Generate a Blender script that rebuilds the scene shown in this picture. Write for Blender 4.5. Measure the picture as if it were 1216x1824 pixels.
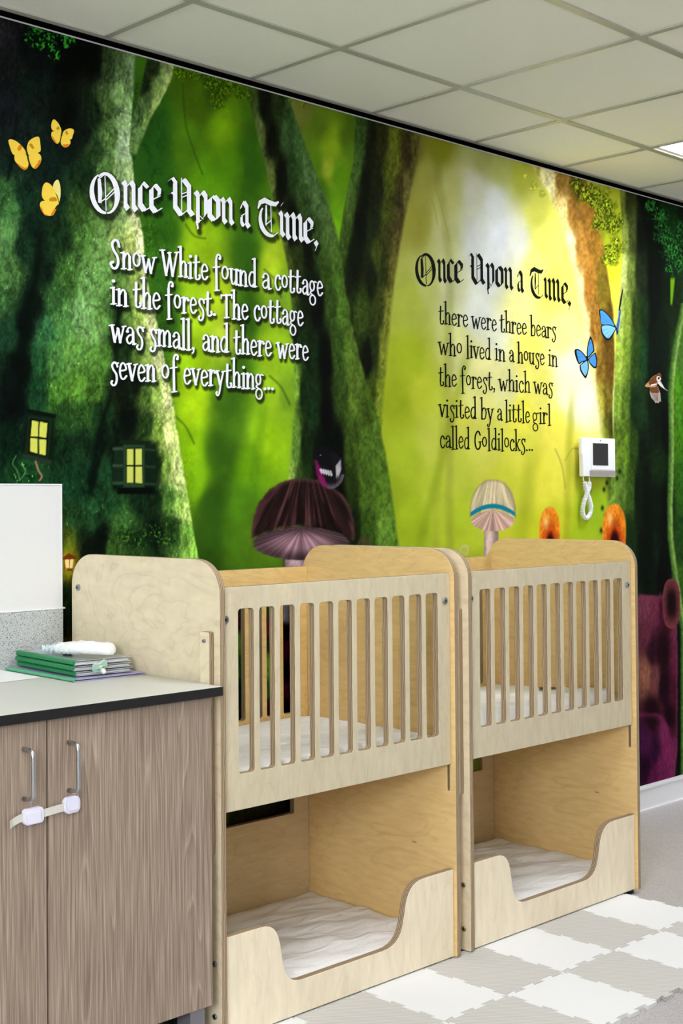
import bpy, bmesh, math, random
import numpy as np
from mathutils import Vector, Matrix

scene = bpy.context.scene
for o in list(bpy.data.objects):
    bpy.data.objects.remove(o)

# ------------------------------------------------------------------ camera
FOC, PX, PY = 2367.780, 148.677, 850.833          # focal length and principal point for a 1216x1824 frame
YAW, PIT, ROL = 0.883177, 0.015783, -0.0045314
CH, CD = 1.3393988, 2.8943886                     # camera height, distance from the mural wall
H = 2.6588                                        # ceiling height
cF = np.array([math.cos(YAW)*math.cos(PIT), math.sin(YAW)*math.cos(PIT), math.sin(PIT)])
_R = np.array([math.sin(YAW), -math.cos(YAW), 0.0]); _U = np.cross(_R, cF)
cR = math.cos(ROL)*_R + math.sin(ROL)*_U
cU = math.cos(ROL)*_U - math.sin(ROL)*_R
cC = np.array([0.0, -CD, CH])
cam_data = bpy.data.cameras.new('camera')
cam = bpy.data.objects.new('camera', cam_data)
scene.collection.objects.link(cam)
cam_data.sensor_fit = 'HORIZONTAL'; cam_data.sensor_width = 36.0
cam_data.lens = FOC/1216*36.0
cam_data.shift_x = (608-PX)/1216
cam_data.shift_y = (PY-912)/1216
cam_data.clip_start = 0.05
M = Matrix.Identity(4)
for i in range(3):
    M[i][0], M[i][1], M[i][2], M[i][3] = cR[i], cU[i], -cF[i], cC[i]
cam.matrix_world = M
scene.camera = cam

# ------------------------------------------------------------------ world, exposure
scene.view_settings.view_transform = 'Standard'
scene.view_settings.look = 'None'
scene.view_settings.gamma = 1.0
scene.view_settings.use_curve_mapping = False
scene.view_settings.exposure = 0.08
world = bpy.data.worlds.new('world'); scene.world = world
world.use_nodes = True
world.node_tree.nodes['Background'].inputs[0].default_value = (0.9, 0.95, 1.0, 1)
world.node_tree.nodes['Background'].inputs[1].default_value = 0.3
FILL_POWER = 640.0
LAMP = 25.0                                        # strength of each ceiling light panel
WALL_E = 1.07                                       # room light on the mural wall relative to white

# area light added as fill, shining in through the added left wall opening
fill_lamp = bpy.data.lights.new('added_fill_light', 'AREA'); fill_lamp.shape = 'RECTANGLE'; fill_lamp.size = 4.7; fill_lamp.size_y = 1.2
fill_lamp.energy = FILL_POWER; fill_lamp.color = (0.895, 0.93, 1.0)
fill_lamp_o = bpy.data.objects.new('added_fill_light', fill_lamp); scene.collection.objects.link(fill_lamp_o)
fill_lamp_o.location = (-1.95, -3.25, 1.9); fill_lamp_o.rotation_euler = (0, math.radians(-90), math.radians(180))
fill_lamp_o.rotation_euler = Vector((1, 0, 0)).to_track_quat('-Z', 'Z').to_euler()

def at(u, v, ax, c):
    """point of the room on the plane axis=c that the photograph shows at (u, v)"""
    d = cF + cR*(u-PX)/FOC - cU*(v-PY)/FOC
    return cC + d*(c-cC[ax])/d[ax]

# ------------------------------------------------------------------ helpers
def lin(c):
    c = np.asarray(c, float)/255.0
    return np.where(c <= 0.04045, c/12.92, ((c+0.055)/1.055)**2.4)

def L4(c):
    return tuple(lin(c)) + (1.0,)

def tag(o, label=None, cat=None, group=None, kind=None):
    if label: o['label'] = label
    if cat: o['category'] = cat
    if group: o['group'] = group
    if kind: o['kind'] = kind
    return o

def link(o, parent=None):
    scene.collection.objects.link(o)
    if parent is not None: o.parent = parent
    return o

def empty(name, loc, rz=0):
    o = bpy.data.objects.new(name, None)
    o.location = loc; o.rotation_euler = (0, 0, rz); o.empty_display_size = 0.1
    return link(o)

def mesh_obj(name, me, mats, parent=None):
    o = bpy.data.objects.new(name, me)
    for m in (mats if isinstance(mats, (list, tuple)) else [mats]):
        me.materials.append(m)
    return link(o, parent)

def bm_obj(name, bm, mats, parent=None, smooth=False):
    me = bpy.data.meshes.new(name)
    bmesh.ops.recalc_face_normals(bm, faces=bm.faces)
    bm.to_mesh(me); bm.free()
    if smooth:
        for p in me.polygons: p.use_smooth = True
    return mesh_obj(name, me, mats, parent)

def add_box(bm, x0, x1, y0, y1, z0, z1, bev=0.0, seg=2, mi=0):
    r = bmesh.ops.create_cube(bm, size=1.0)
    vs = r['verts']
    for v in vs:
        v.co = Vector(((x0+x1)/2+v.co.x*(x1-x0), (y0+y1)/2+v.co.y*(y1-y0), (z0+z1)/2+v.co.z*(z1-z0)))
    es = list({e for v in vs for e in v.link_edges})
    fs = list({f for v in vs for f in v.link_faces})
    for f in fs: f.material_index = mi
    if bev > 0:
        bmesh.ops.bevel(bm, geom=es, offset=bev, segments=seg, affect='EDGES', profile=0.6)

def box(name, x0, x1, y0, y1, z0, z1, mat, parent=None, bev=0.0, seg=2):
    bm = bmesh.new(); add_box(bm, x0, x1, y0, y1, z0, z1, bev, seg)
    return bm_obj(name, bm, mat, parent)

def tube(bm, pts, r, n=10, cap=True, mi=0):
    pts = [Vector(p) for p in pts]
    rings = []
    prev = None
    for i, p in enumerate(pts):
        t = (pts[min(i+1, len(pts)-1)]-pts[max(i-1, 0)]).normalized()
        if prev is None:
            a = Vector((0, 0, 1)) if abs(t.z) < 0.9 else Vector((1, 0, 0))
            nrm = (a-t*a.dot(t)).normalized()
        else:
            nrm = (prev-t*prev.dot(t)).normalized()
        prev = nrm
        b = t.cross(nrm)
        rings.append([bm.verts.new(p+(nrm*math.cos(k*2*math.pi/n)+b*math.sin(k*2*math.pi/n))*r) for k in range(n)])
    for a, b in zip(rings, rings[1:]):
        for k in range(n):
            f = bm.faces.new((a[k], a[(k+1) % n], b[(k+1) % n], b[k])); f.smooth = True; f.material_index = mi
    if cap:
        bm.faces.new(rings[0][::-1]).material_index = mi
        bm.faces.new(rings[-1]).material_index = mi

def disc(bm, c, axis, r, depth, n=20, mi=0):
    """short cylinder starting at c and growing along axis ('x-','y-','z+')"""
    c = Vector(c)
    d = {'x-': Vector((-1, 0, 0)), 'y-': Vector((0, -1, 0)), 'z+': Vector((0, 0, 1))}[axis]
    tube(bm, [c, c+d*depth*0.7], r, n, True, mi)
    tube(bm, [c+d*depth*0.69, c+d*depth], r*0.78, n, True, mi)

def rounded(x0, x1, y0, y1, r, n=6):
    """closed outline, counter-clockwise; r = radius or (bl, br, tr, tl)"""
    if not isinstance(r, (tuple, list)): r = (r,)*4
    out = []
    for (cx, cy, sx, sy, a0, rr) in ((x0, y0, 1, 1, 180, r[0]), (x1, y0, -1, 1, 270, r[1]),
                                     (x1, y1, -1, -1, 0, r[2]), (x0, y1, 1, -1, 90, r[3])):
        if rr <= 0:
            out.append((cx, cy)); continue
        for k in range(n+1):
            a = math.radians(a0+90*k/n)
            out.append((cx+sx*rr+rr*math.cos(a), cy+sy*rr+rr*math.sin(a)))
    return out

def panel(name, outline, holes, t0, t1, plane, face_mat, edge_mat, parent=None, bev=0.0012):
    """a board cut to an outline with holes; plane 'X': outline is (y,z), thickness in x; 'Y': (x,z); 'Z': (x,y)"""
    cu = bpy.data.curves.new('cut', 'CURVE'); cu.dimensions = '2D'; cu.fill_mode = 'BOTH'
    for pl in [outline]+list(holes):
        s = cu.splines.new('POLY'); s.points.add(len(pl)-1)
        for p, q in zip(s.points, pl): p.co = (q[0], q[1], 0, 1)
        s.use_cyclic_u = True
    cu.extrude = (t1-t0)/2-bev; cu.bevel_depth = bev; cu.bevel_resolution = 1; cu.offset = -bev
    ob = bpy.data.objects.new('cut', cu); scene.collection.objects.link(ob)
    dg = bpy.context.evaluated_depsgraph_get()
    me = bpy.data.meshes.new_from_object(ob.evaluated_get(dg))
    bpy.data.objects.remove(ob); bpy.data.curves.remove(cu)
    mid = (t0+t1)/2
    for v in me.vertices:
        a, b, c = v.co
        v.co = {'X': (mid+c, a, b), 'Y': (a, mid-c, b), 'Z': (a, b, mid+c)}[plane]
    me.materials.clear()
    me.name = name
    bm = bmesh.new(); bm.from_mesh(me)
    bmesh.ops.remove_doubles(bm, verts=bm.verts, dist=1e-5)
    bmesh.ops.recalc_face_normals(bm, faces=bm.faces)
    ax = 'XYZ'.index(plane)
    for f in bm.faces:
        f.smooth = False
        f.material_index = 0 if abs(f.normal[ax]) > 0.85 else 1
    bm.to_mesh(me); bm.free()
    return mesh_obj(name, me, [face_mat, edge_mat], parent)

def smooth_pts(pts, n=6, closed=False):
    """Catmull-Rom through pts"""
    P = [np.array(p, float) for p in pts]
    out = []
    N = len(P)
    rng = range(N if closed else N-1)
    for i in rng:
        if closed:
            p0, p1, p2, p3 = P[(i-1) % N], P[i], P[(i+1) % N], P[(i+2) % N]
        else:
            p0, p1, p2, p3 = P[max(i-1, 0)], P[i], P[i+1], P[min(i+2, N-1)]
        for k in range(n):
            t = k/n
            out.append(tuple(0.5*((2*p1)+(-p0+p2)*t+(2*p0-5*p1+4*p2-p3)*t*t+(-p0+3*p1-3*p2+p3)*t**3)))
    if not closed: out.append(tuple(P[-1]))
    return out

# ------------------------------------------------------------------ materials
def new_mat(name):
    m = bpy.data.materials.new(name); m.use_nodes = True
    nt = m.node_tree
    return m, nt, nt.nodes['Principled BSDF']

def plain(name, rgb, rough=0.5, metal=0.0, spec=0.5, noise=0.0, nscale=60, bump=0.0, **kw):
    m, nt, b = new_mat(name)
    b.inputs['Roughness'].default_value = rough
    b.inputs['Metallic'].default_value = metal
    b.inputs['Specular IOR Level'].default_value = spec
    for k, v in kw.items():
        b.inputs[k.replace('_', ' ')].default_value = v
    tc = nt.nodes.new('ShaderNodeTexCoord')
    nz = nt.nodes.new('ShaderNodeTexNoise'); nz.inputs['Scale'].default_value = nscale; nz.inputs['Detail'].default_value = 4
    nt.links.new(tc.outputs['Object'], nz.inputs['Vector'])
    mx = nt.nodes.new('ShaderNodeMix'); mx.data_type = 'RGBA'
    c = np.array(lin(rgb))
    mx.inputs['A'].default_value = tuple(np.clip(c*(1-noise), 0, 1))+(1,)
    mx.inputs['B'].default_value = tuple(np.clip(c*(1+noise), 0, 1))+(1,)
    nt.links.new(nz.outputs['Fac'], mx.inputs['Factor'])
    nt.links.new(mx.outputs['Result'], b.inputs['Base Color'])
    if bump > 0:
        bp = nt.nodes.new('ShaderNodeBump'); bp.inputs['Strength'].default_value = bump; bp.inputs['Distance'].default_value = 0.002
        nt.links.new(nz.outputs['Fac'], bp.inputs['Height']); nt.links.new(bp.outputs['Normal'], b.inputs['Normal'])
    return m

def ramp(nt, stops, interp='LINEAR'):
    r = nt.nodes.new('ShaderNodeValToRGB'); r.color_ramp.interpolation = interp
    el = r.color_ramp.elements
    while len(el) > 1: el.remove(el[-1])
    el[0].position = stops[0][0]; el[0].color = L4(stops[0][1])
    for p, c in stops[1:]:
        e = el.new(p); e.color = L4(c)
    return r

def birch(name, scale, tint=(228, 213, 182), dark=(196, 172, 130), knots=True):
    """birch veneer; scale = stretch of the figure along x, y, z"""
    m, nt, b = new_mat(name)
    tc = nt.nodes.new('ShaderNodeTexCoord'); mp = nt.nodes.new('ShaderNodeMapping')
    mp.inputs['Scale'].default_value = scale
    nt.links.new(tc.outputs['Object'], mp.inputs['Vector'])
    n1 = nt.nodes.new('ShaderNodeTexNoise'); n1.inputs['Scale'].default_value = 1.6; n1.inputs['Detail'].default_value = 3; n1.inputs['Distortion'].default_value = 1.3
    nt.links.new(mp.outputs['Vector'], n1.inputs['Vector'])
    sc = nt.nodes.new('ShaderNodeMath'); sc.operation = 'MULTIPLY'; sc.inputs[1].default_value = 9.0
    nt.links.new(n1.outputs['Fac'], sc.inputs[0])
    fr = nt.nodes.new('ShaderNodeMath'); fr.operation = 'FRACT'; nt.links.new(sc.outputs[0], fr.inputs[0])
    rl = ramp(nt, [(0.0, dark), (0.10, tint), (0.8, tint), (1.0, np.array(dark)*0.55+np.array(tint)*0.45)])
    nt.links.new(fr.outputs[0], rl.inputs[0])
    n2 = nt.nodes.new('ShaderNodeTexNoise'); n2.inputs['Scale'].default_value = 14; n2.inputs['Detail'].default_value = 5
    nt.links.new(mp.outputs['Vector'], n2.inputs['Vector'])
    r2 = ramp(nt, [(0.25, np.array(tint)*0.93), (0.75, np.minimum(np.array(tint)*1.04, 250))])
    nt.links.new(n2.outputs['Fac'], r2.inputs[0])
    mx = nt.nodes.new('ShaderNodeMix'); mx.data_type = 'RGBA'; mx.inputs['Factor'].default_value = 0.32
    nt.links.new(r2.outputs['Color'], mx.inputs['A']); nt.links.new(rl.outputs['Color'], mx.inputs['B'])
    last = mx.outputs['Result']
    if knots:
        vo = nt.nodes.new('ShaderNodeTexVoronoi'); vo.inputs['Scale'].default_value = 2.6
        nt.links.new(mp.outputs['Vector'], vo.inputs['Vector'])
        rk = nt.nodes.new('ShaderNodeMapRange'); rk.inputs['From Min'].default_value = 0.012; rk.inputs['From Max'].default_value = 0.045
        nt.links.new(vo.outputs['Distance'], rk.inputs['Value'])
        mk = nt.nodes.new('ShaderNodeMix'); mk.data_type = 'RGBA'; mk.inputs['A'].default_value = L4((96, 66, 38))
        nt.links.new(rk.outputs['Result'], mk.inputs['Factor']); nt.links.new(last, mk.inputs['B'])
        last = mk.outputs['Result']
    nt.links.new(last, b.inputs['Base Color'])
    b.inputs['Roughness'].default_value = 0.42
    b.inputs['Specular IOR Level'].default_value = 0.35
    return m

def ply_edge(name, axis):
    """layered plywood edge, the plies stacked along the given axis"""
    m, nt, b = new_mat(name)
    tc = nt.nodes.new('ShaderNodeTexCoord'); sp = nt.nodes.new('ShaderNodeSeparateXYZ')
    nt.links.new(tc.outputs['Object'], sp.inputs[0])
    mu = nt.nodes.new('ShaderNodeMath'); mu.operation = 'MULTIPLY'; mu.inputs[1].default_value = 1/0.0051
    nt.links.new(sp.outputs[axis], mu.inputs[0])
    nz = nt.nodes.new('ShaderNodeTexNoise'); nz.inputs['Scale'].default_value = 25
    nt.links.new(tc.outputs['Object'], nz.inputs['Vector'])
    ad = nt.nodes.new('ShaderNodeMath'); ad.operation = 'ADD'; nt.links.new(mu.outputs[0], ad.inputs[0]); nt.links.new(nz.outputs['Fac'], ad.inputs[1])
    fr = nt.nodes.new('ShaderNodeMath'); fr.operation = 'FRACT'; nt.links.new(ad.outputs[0], fr.inputs[0])
    r = ramp(nt, [(0.0, (190, 172, 142)), (0.36, (182, 160, 130)), (0.46, (112, 90, 68)), (0.92, (130, 106, 82)), (1.0, (190, 172, 142))])
    nt.links.new(fr.outputs[0], r.inputs[0])
    nt.links.new(r.outputs['Color'], b.inputs['Base Color'])
    b.inputs['Roughness'].default_value = 0.7; b.inputs['Specular IOR Level'].default_value = 0.2
    return m

M_FACE_END = birch('birch_end_panel', (3.0, 1.5, 2.6), knots=False)
M_FACE_IN = birch('birch_inner_panel', (3.0, 1.2, 4.5), tint=(230, 196, 134), dark=(196, 154, 92))
M_FACE_SLAT = birch('birch_slatted_side', (4.0, 3.0, 1.2), tint=(208, 196, 166), dark=(184, 168, 134), knots=False)
M_FACE_BACK = birch('birch_back_panel', (1.1, 3.0, 5.0), tint=(226, 192, 128), dark=(186, 144, 82))
M_FACE_BOARD = birch('birch_front_board', (3.0, 3.0, 0.8), tint=(240, 226, 198), dark=(222, 202, 164))
M_FACE_LOW = birch('birch_lower_back', (1.1, 3.0, 5.0), tint=(212, 188, 146), dark=(176, 144, 98))
M_EDGE_X = ply_edge('plywood_edge_in_x', 'X')
M_EDGE_Y = ply_edge('plywood_edge_in_y', 'Y')
M_STEEL = plain('brushed_steel', (190, 192, 196), 0.28, 1.0, noise=0.05)
M_BOLT = plain('zinc_bolt', (170, 172, 178), 0.3, 1.0, noise=0.2, nscale=400)
M_BLACK = plain('black_plastic', (11, 11, 13), 0.45, noise=0.1)
M_WHITE = plain('white_plastic', (236, 237, 240), 0.35, noise=0.01)
M_WHITE_WALL = plain('white_wall_paint', (206, 205, 202), 0.75, noise=0.01)
M_GAP_SHADE = plain('painted_gap_shade', (5, 5, 5), 0.9, spec=0.0)

def fabric(name, rgb):
    m, nt, b = new_mat(name)
    tc = nt.nodes.new('ShaderNodeTexCoord')
    nz = nt.nodes.new('ShaderNodeTexNoise'); nz.inputs['Scale'].default_value = 7; nz.inputs['Detail'].default_value = 3; nz.inputs['Distortion'].default_value = 1.0
    mp = nt.nodes.new('ShaderNodeMapping'); mp.inputs['Scale'].default_value = (1.0, 2.6, 1.0); mp.inputs['Rotation'].default_value = (0, 0, 0.5)
    nt.links.new(tc.outputs['Object'], mp.inputs['Vector']); nt.links.new(mp.outputs['Vector'], nz.inputs['Vector'])
    bp = nt.nodes.new('ShaderNodeBump'); bp.inputs['Strength'].default_value = 0.5; bp.inputs['Distance'].default_value = 0.03
    nt.links.new(nz.outputs['Fac'], bp.inputs['Height']); nt.links.new(bp.outputs['Normal'], b.inputs['Normal'])
    c = lin(rgb)
    r = nt.nodes.new('ShaderNodeMix'); r.data_type = 'RGBA'
    r.inputs['A'].default_value = tuple(c*0.97)+(1,); r.inputs['B'].default_value = tuple(c)+(1,)
    nt.links.new(nz.outputs['Fac'], r.inputs['Factor']); nt.links.new(r.outputs['Result'], b.inputs['Base Color'])
    b.inputs['Roughness'].default_value = 0.75; b.inputs['Specular IOR Level'].default_value = 0.25
    return m
M_SHEET = fabric('white_mattress_cover', (240, 238, 236))

def ash_laminate():
    m, nt, b = new_mat('grey_brown_ash_laminate')
    tc = nt.nodes.new('ShaderNodeTexCoord')
    mp = nt.nodes.new('ShaderNodeMapping'); mp.inputs['Scale'].default_value = (1.0, 1.0, 0.055)
    nt.links.new(tc.outputs['Object'], mp.inputs['Vector'])
    n1 = nt.nodes.new('ShaderNodeTexNoise'); n1.inputs['Scale'].default_value = 7.0; n1.inputs['Detail'].default_value = 2; n1.inputs['Distortion'].default_value = 0.25
    nt.links.new(mp.outputs['Vector'], n1.inputs['Vector'])
    mu = nt.nodes.new('ShaderNodeMath'); mu.operation = 'MULTIPLY'; mu.inputs[1].default_value = 30
    nt.links.new(n1.outputs['Fac'], mu.inputs[0])
    fr = nt.nodes.new('ShaderNodeMath'); fr.operation = 'FRACT'; nt.links.new(mu.outputs[0], fr.inputs[0])
    r1 = ramp(nt, [(0.0, (190, 172, 152)), (0.14, (152, 133, 116)), (0.75, (142, 124, 108)), (0.9, (122, 104, 90)), (1.0, (184, 166, 146))])
    nt.links.new(fr.outputs[0], r1.inputs[0])
    mp2 = nt.nodes.new('ShaderNodeMapping'); mp2.inputs['Scale'].default_value = (1.0, 1.0, 0.022)
    nt.links.new(tc.outputs['Object'], mp2.inputs['Vector'])
    n2 = nt.nodes.new('ShaderNodeTexNoise'); n2.inputs['Scale'].default_value = 260; n2.inputs['Detail'].default_value = 3
    nt.links.new(mp2.outputs['Vector'], n2.inputs['Vector'])
    r2 = ramp(nt, [(0.28, (100, 85, 73)), (0.5, (152, 134, 117)), (0.72, (196, 178, 158))])
    nt.links.new(n2.outputs['Fac'], r2.inputs[0])
    mx = nt.nodes.new('ShaderNodeMix'); mx.data_type = 'RGBA'; mx.inputs['Factor'].default_value = 0.6
    nt.links.new(r1.outputs['Color'], mx.inputs['A']); nt.links.new(r2.outputs['Color'], mx.inputs['B'])
    nt.links.new(mx.outputs['Result'], b.inputs['Base Color'])
    b.inputs['Roughness'].default_value = 0.5; b.inputs['Specular IOR Level'].default_value = 0.3
    return m
M_ASH = ash_laminate()

def speckle(name, base, dark, light, scale, thr=0.13):
    m, nt, b = new_mat(name)
    tc = nt.nodes.new('ShaderNodeTexCoord')
    v1 = nt.nodes.new('ShaderNodeTexVoronoi'); v1.inputs['Scale'].default_value = scale
    nt.links.new(tc.outputs['Object'], v1.inputs['Vector'])
    sep = nt.nodes.new('ShaderNodeSeparateColor'); nt.links.new(v1.outputs['Color'], sep.inputs[0])
    r1 = ramp(nt, [(0.0, dark), (thr, dark), (thr+0.05, base), (0.86, base), (0.92, light)], 'LINEAR')
    nt.links.new(sep.outputs[0], r1.inputs[0])
    n = nt.nodes.new('ShaderNodeTexNoise'); n.inputs['Scale'].default_value = 3
    nt.links.new(tc.outputs['Object'], n.inputs['Vector'])
    mx = nt.nodes.new('ShaderNodeMix'); mx.data_type = 'RGBA'; mx.blend_type = 'MULTIPLY'; mx.inputs['Factor'].default_value = 0.15
    nt.links.new(r1.outputs['Color'], mx.inputs['A']); nt.links.new(n.outputs['Fac'], mx.inputs['B'])
    nt.links.new(mx.outputs['Result'], b.inputs['Base Color'])
    b.inputs['Roughness'].default_value = 0.5; b.inputs['Specular IOR Level'].default_value = 0.3
    return m
M_FLOOR = speckle('speckled_grey_vinyl', (186, 180, 180), (166, 160, 160), (204, 200, 200), 420, 0.2)
M_UPSTAND = speckle('speckled_upstand', (190, 193, 192), (104, 106, 108), (214, 216, 214), 480, 0.07)
M_WORKTOP = plain('pale_grey_laminate', (206, 204, 198), 0.35, noise=0.02, nscale=12)

# ------------------------------------------------------------------ the room
X0, X1, Y0 = -1.8, 8.6, -6.4
def struct(name, *a, **k):
    return tag(box(name, *a, **k), kind='structure')
struct('floor', X0-0.1, X1+0.1, Y0-0.1, 0.1, -0.1, 0.0, M_FLOOR)
struct('wall_back', X0-0.1, X1+0.1, 0.0, 0.1, 0.0, H+0.1, M_WHITE_WALL)
struct('wall_front', X0-0.1, X1+0.1, Y0-0.1, Y0, 0.0, H+0.1, M_WHITE_WALL)
bm = bmesh.new()
WY0, WY1, WZ0, WZ1 = -5.6, -0.9, 1.30, 2.50            # opening added in the unseen left wall to let the fill light in
for a in ((Y0, WY0, 0, H+0.1), (WY1, 0.0, 0, H+0.1), (WY0, WY1, 0, WZ0), (WY0, WY1, WZ1, H+0.1)):
    add_box(bm, X0-0.1, X0, a[0], a[1], a[2], a[3])
tag(bm_obj('wall_left', bm, M_WHITE_WALL), kind='structure')
bm = bmesh.new()
for k in range(5):
    y = WY0+(WY1-WY0)*k/4
    add_box(bm, X0-0.07, X0-0.02, max(WY0, y-0.03), min(WY1, y+0.03), WZ0, WZ1)
add_box(bm, X0-0.07, X0-0.02, WY0, WY1, WZ0, WZ0+0.05); add_box(bm, X0-0.07, X0-0.02, WY0, WY1, WZ1-0.05, WZ1)
tag(bm_obj('added_window_1', bm, M_WHITE), kind='structure')  # frame of the opening added for the fill light
struct('wall_right', X1, X1+0.1, Y0, 0.0, 0.0, H+0.1, M_WHITE_WALL)
M_TILE = plain('mineral_fibre_ceiling_tile', (245, 245, 232), 0.9, noise=0.05, nscale=220, spec=0.1, bump=0.25)
M_GRID = plain('ceiling_grid_metal', (184, 184, 170), 0.32, noise=0.01)
GX, GY = 2.45358, -0.37137
lights = [(4, 0), (8, 0), (0, -1), (4, -4), (8, -4), (-4, -2), (-4, -6)]
def cell(i, j): return (GX+0.6*i, GX+0.6*(i+1), GY-0.6*(1-j), GY+0.6*j)
bm = bmesh.new()
gx = [X0]+[GX+0.6*i for i in range(-7, 11)]+[X1]
gy = [Y0]+[GY+0.6*j for j in range(-10, 1)]+[0.0]
lit = {(i, j) for i, j in lights}
for a in range(len(gx)-1):
    for b in range(len(gy)-1):
        if gx[a+1]-gx[a] < 0.02: continue
        i, j = a-8, b-10
        if (i, j) in lit: continue
        add_box(bm, gx[a]+0.009, gx[a+1]-0.009, gy[b]+0.009, gy[b+1]-0.009, H+0.004, H+0.02)
add_box(bm, X0-0.1, X1+0.1, Y0-0.1, 0.1, H+0.03, H+0.1)
tag(bm_obj('ceiling', bm, M_TILE), kind='structure')
bm = bmesh.new()
for x in gx[1:-1]: add_box(bm, x-0.012, x+0.012, Y0, -0.02, H-0.001, H+0.0035)
for y in gy[1:-1]: add_box(bm, X0, X1, y-0.012, y+0.012, H-0.0005, H+0.003)
add_box(bm, X0, X1, -0.024, -0.003, H-0.001, H+0.0035)
add_box(bm, X0, X1, -0.004, -0.002, H-0.004, H+0.02)
tag(bm_obj('trim_1', bm, M_GRID), kind='structure')
struct('gap_shade_strip', X0, X1, -0.008, -0.0022, H-0.0165, H-0.003, M_GAP_SHADE)  # black strip standing in for the shade in the gap below the ceiling
# skirting: flat white board with a thin ledge on top and a weld line at the floor
bm = bmesh.new()
add_box(bm, X0, X1, -0.016, 0.0, 0.0, 0.088)
add_box(bm, X0, X1, -0.020, 0.0, 0.088, 0.103, 0.003)
add_box(bm, X0, X1, -0.022, 0.0, 0.0, 0.006)
tag(bm_obj('baseboard_back', bm, M_WHITE), kind='structure')

def emit(name, strength, col=(0.93, 0.95, 1.0)):
    m, nt, b = new_mat(name)
    b.inputs['Base Color'].default_value = (0.9, 0.9, 0.9, 1)
    b.inputs['Emission Color'].default_value = col+(1,)
    b.inputs['Emission Strength'].default_value = strength
    return m
M_LAMP = emit('light_panel_diffuser', LAMP)
for n, (i, j) in enumerate(lights):
    x0, x1, y0, y1 = cell(i, j)
    lt = empty('ceiling_light', ((x0+x1)/2, (y0+y1)/2, H))
    if n == 0:
        tag(lt, 'square white light panel glowing in the ceiling near the right edge', 'ceiling light')
    else:
        tag(lt, 'square light panel in the ceiling outside the photograph', 'ceiling light', 'ceiling lights out of view')
    bm = bmesh.new()
    for (a, b, c, d) in ((-0.288, 0.288, -0.288, -0.27), (-0.288, 0.288, 0.27, 0.288), (-0.288, -0.27, -0.27, 0.27), (0.27, 0.288, -0.27, 0.27)):
        add_box(bm, a, b, c, d, 0.004, 0.02)
    bm_obj('frame', bm, M_WHITE, lt)
    box('diffuser', -0.27, 0.27, -0.27, 0.27, 0.007, 0.018, M_LAMP, lt)

# ------------------------------------------------------------------ bunk cots
CW, CDEP = 0.974, 0.574                            # cot width and depth
def s_curve(x0, z0, x1, z1, n=18):
    """sweeping S between two level edges, steep in the middle"""
    pts = []
    for k in range(n+1):
        t = k/n; a, b, c, d = (1-t)**3, 3*t*(1-t)**2, 3*t*t*(1-t), t**3
        pts.append((x0*(a+d*0)+b*(x0+0.80*(x1-x0))+c*(x0+0.20*(x1-x0))+d*x1, z0*(a+b)+z1*(c+d)))
    return pts

def side_panel(root, lx0, holes):
    out = rounded(0.0, CDEP, 0.014, 1.188, (0.004, 0.004, 0.085, 0.085), 10)
    return panel('side_panel', out, holes, lx0, lx0+0.018, 'X', M_FACE_END if lx0 < 0.1 else M_FACE_IN, M_EDGE_X, root)

def slatted(root, name, ly0, fm):
    holes = [rounded(0.078+0.0763*k, 0.078+0.0763*k+0.055, 0.656, 1.064, 0.009, 4)[::-1] for k in range(11)]
    return panel(name, rounded(0.019, 0.955, 0.567, 1.1195, 0.003, 2), holes, ly0, ly0+0.018, 'Y', fm, M_EDGE_Y, root, 0.0016)

def bolt(root, c, axis, r=0.0105):
    bm = bmesh.new(); disc(bm, c, axis, r, 0.005, 16)
    o = bm_obj('bolt', bm, M_BOLT, root)
    bm = bmesh.new(); tube(bm, [Vector(c)+Vector(d)*0.0045 for d in (({'x-': (-1, 0, 0), 'y-': (0, -1, 0)}[axis],)*1)] +
                           [Vector(c)+Vector({'x-': (-1, 0, 0), 'y-': (0, -1, 0)}[axis])*0.0054], r*0.42, 6)
    bm_obj('socket', bm, M_BLACK, o)
    return o

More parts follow.
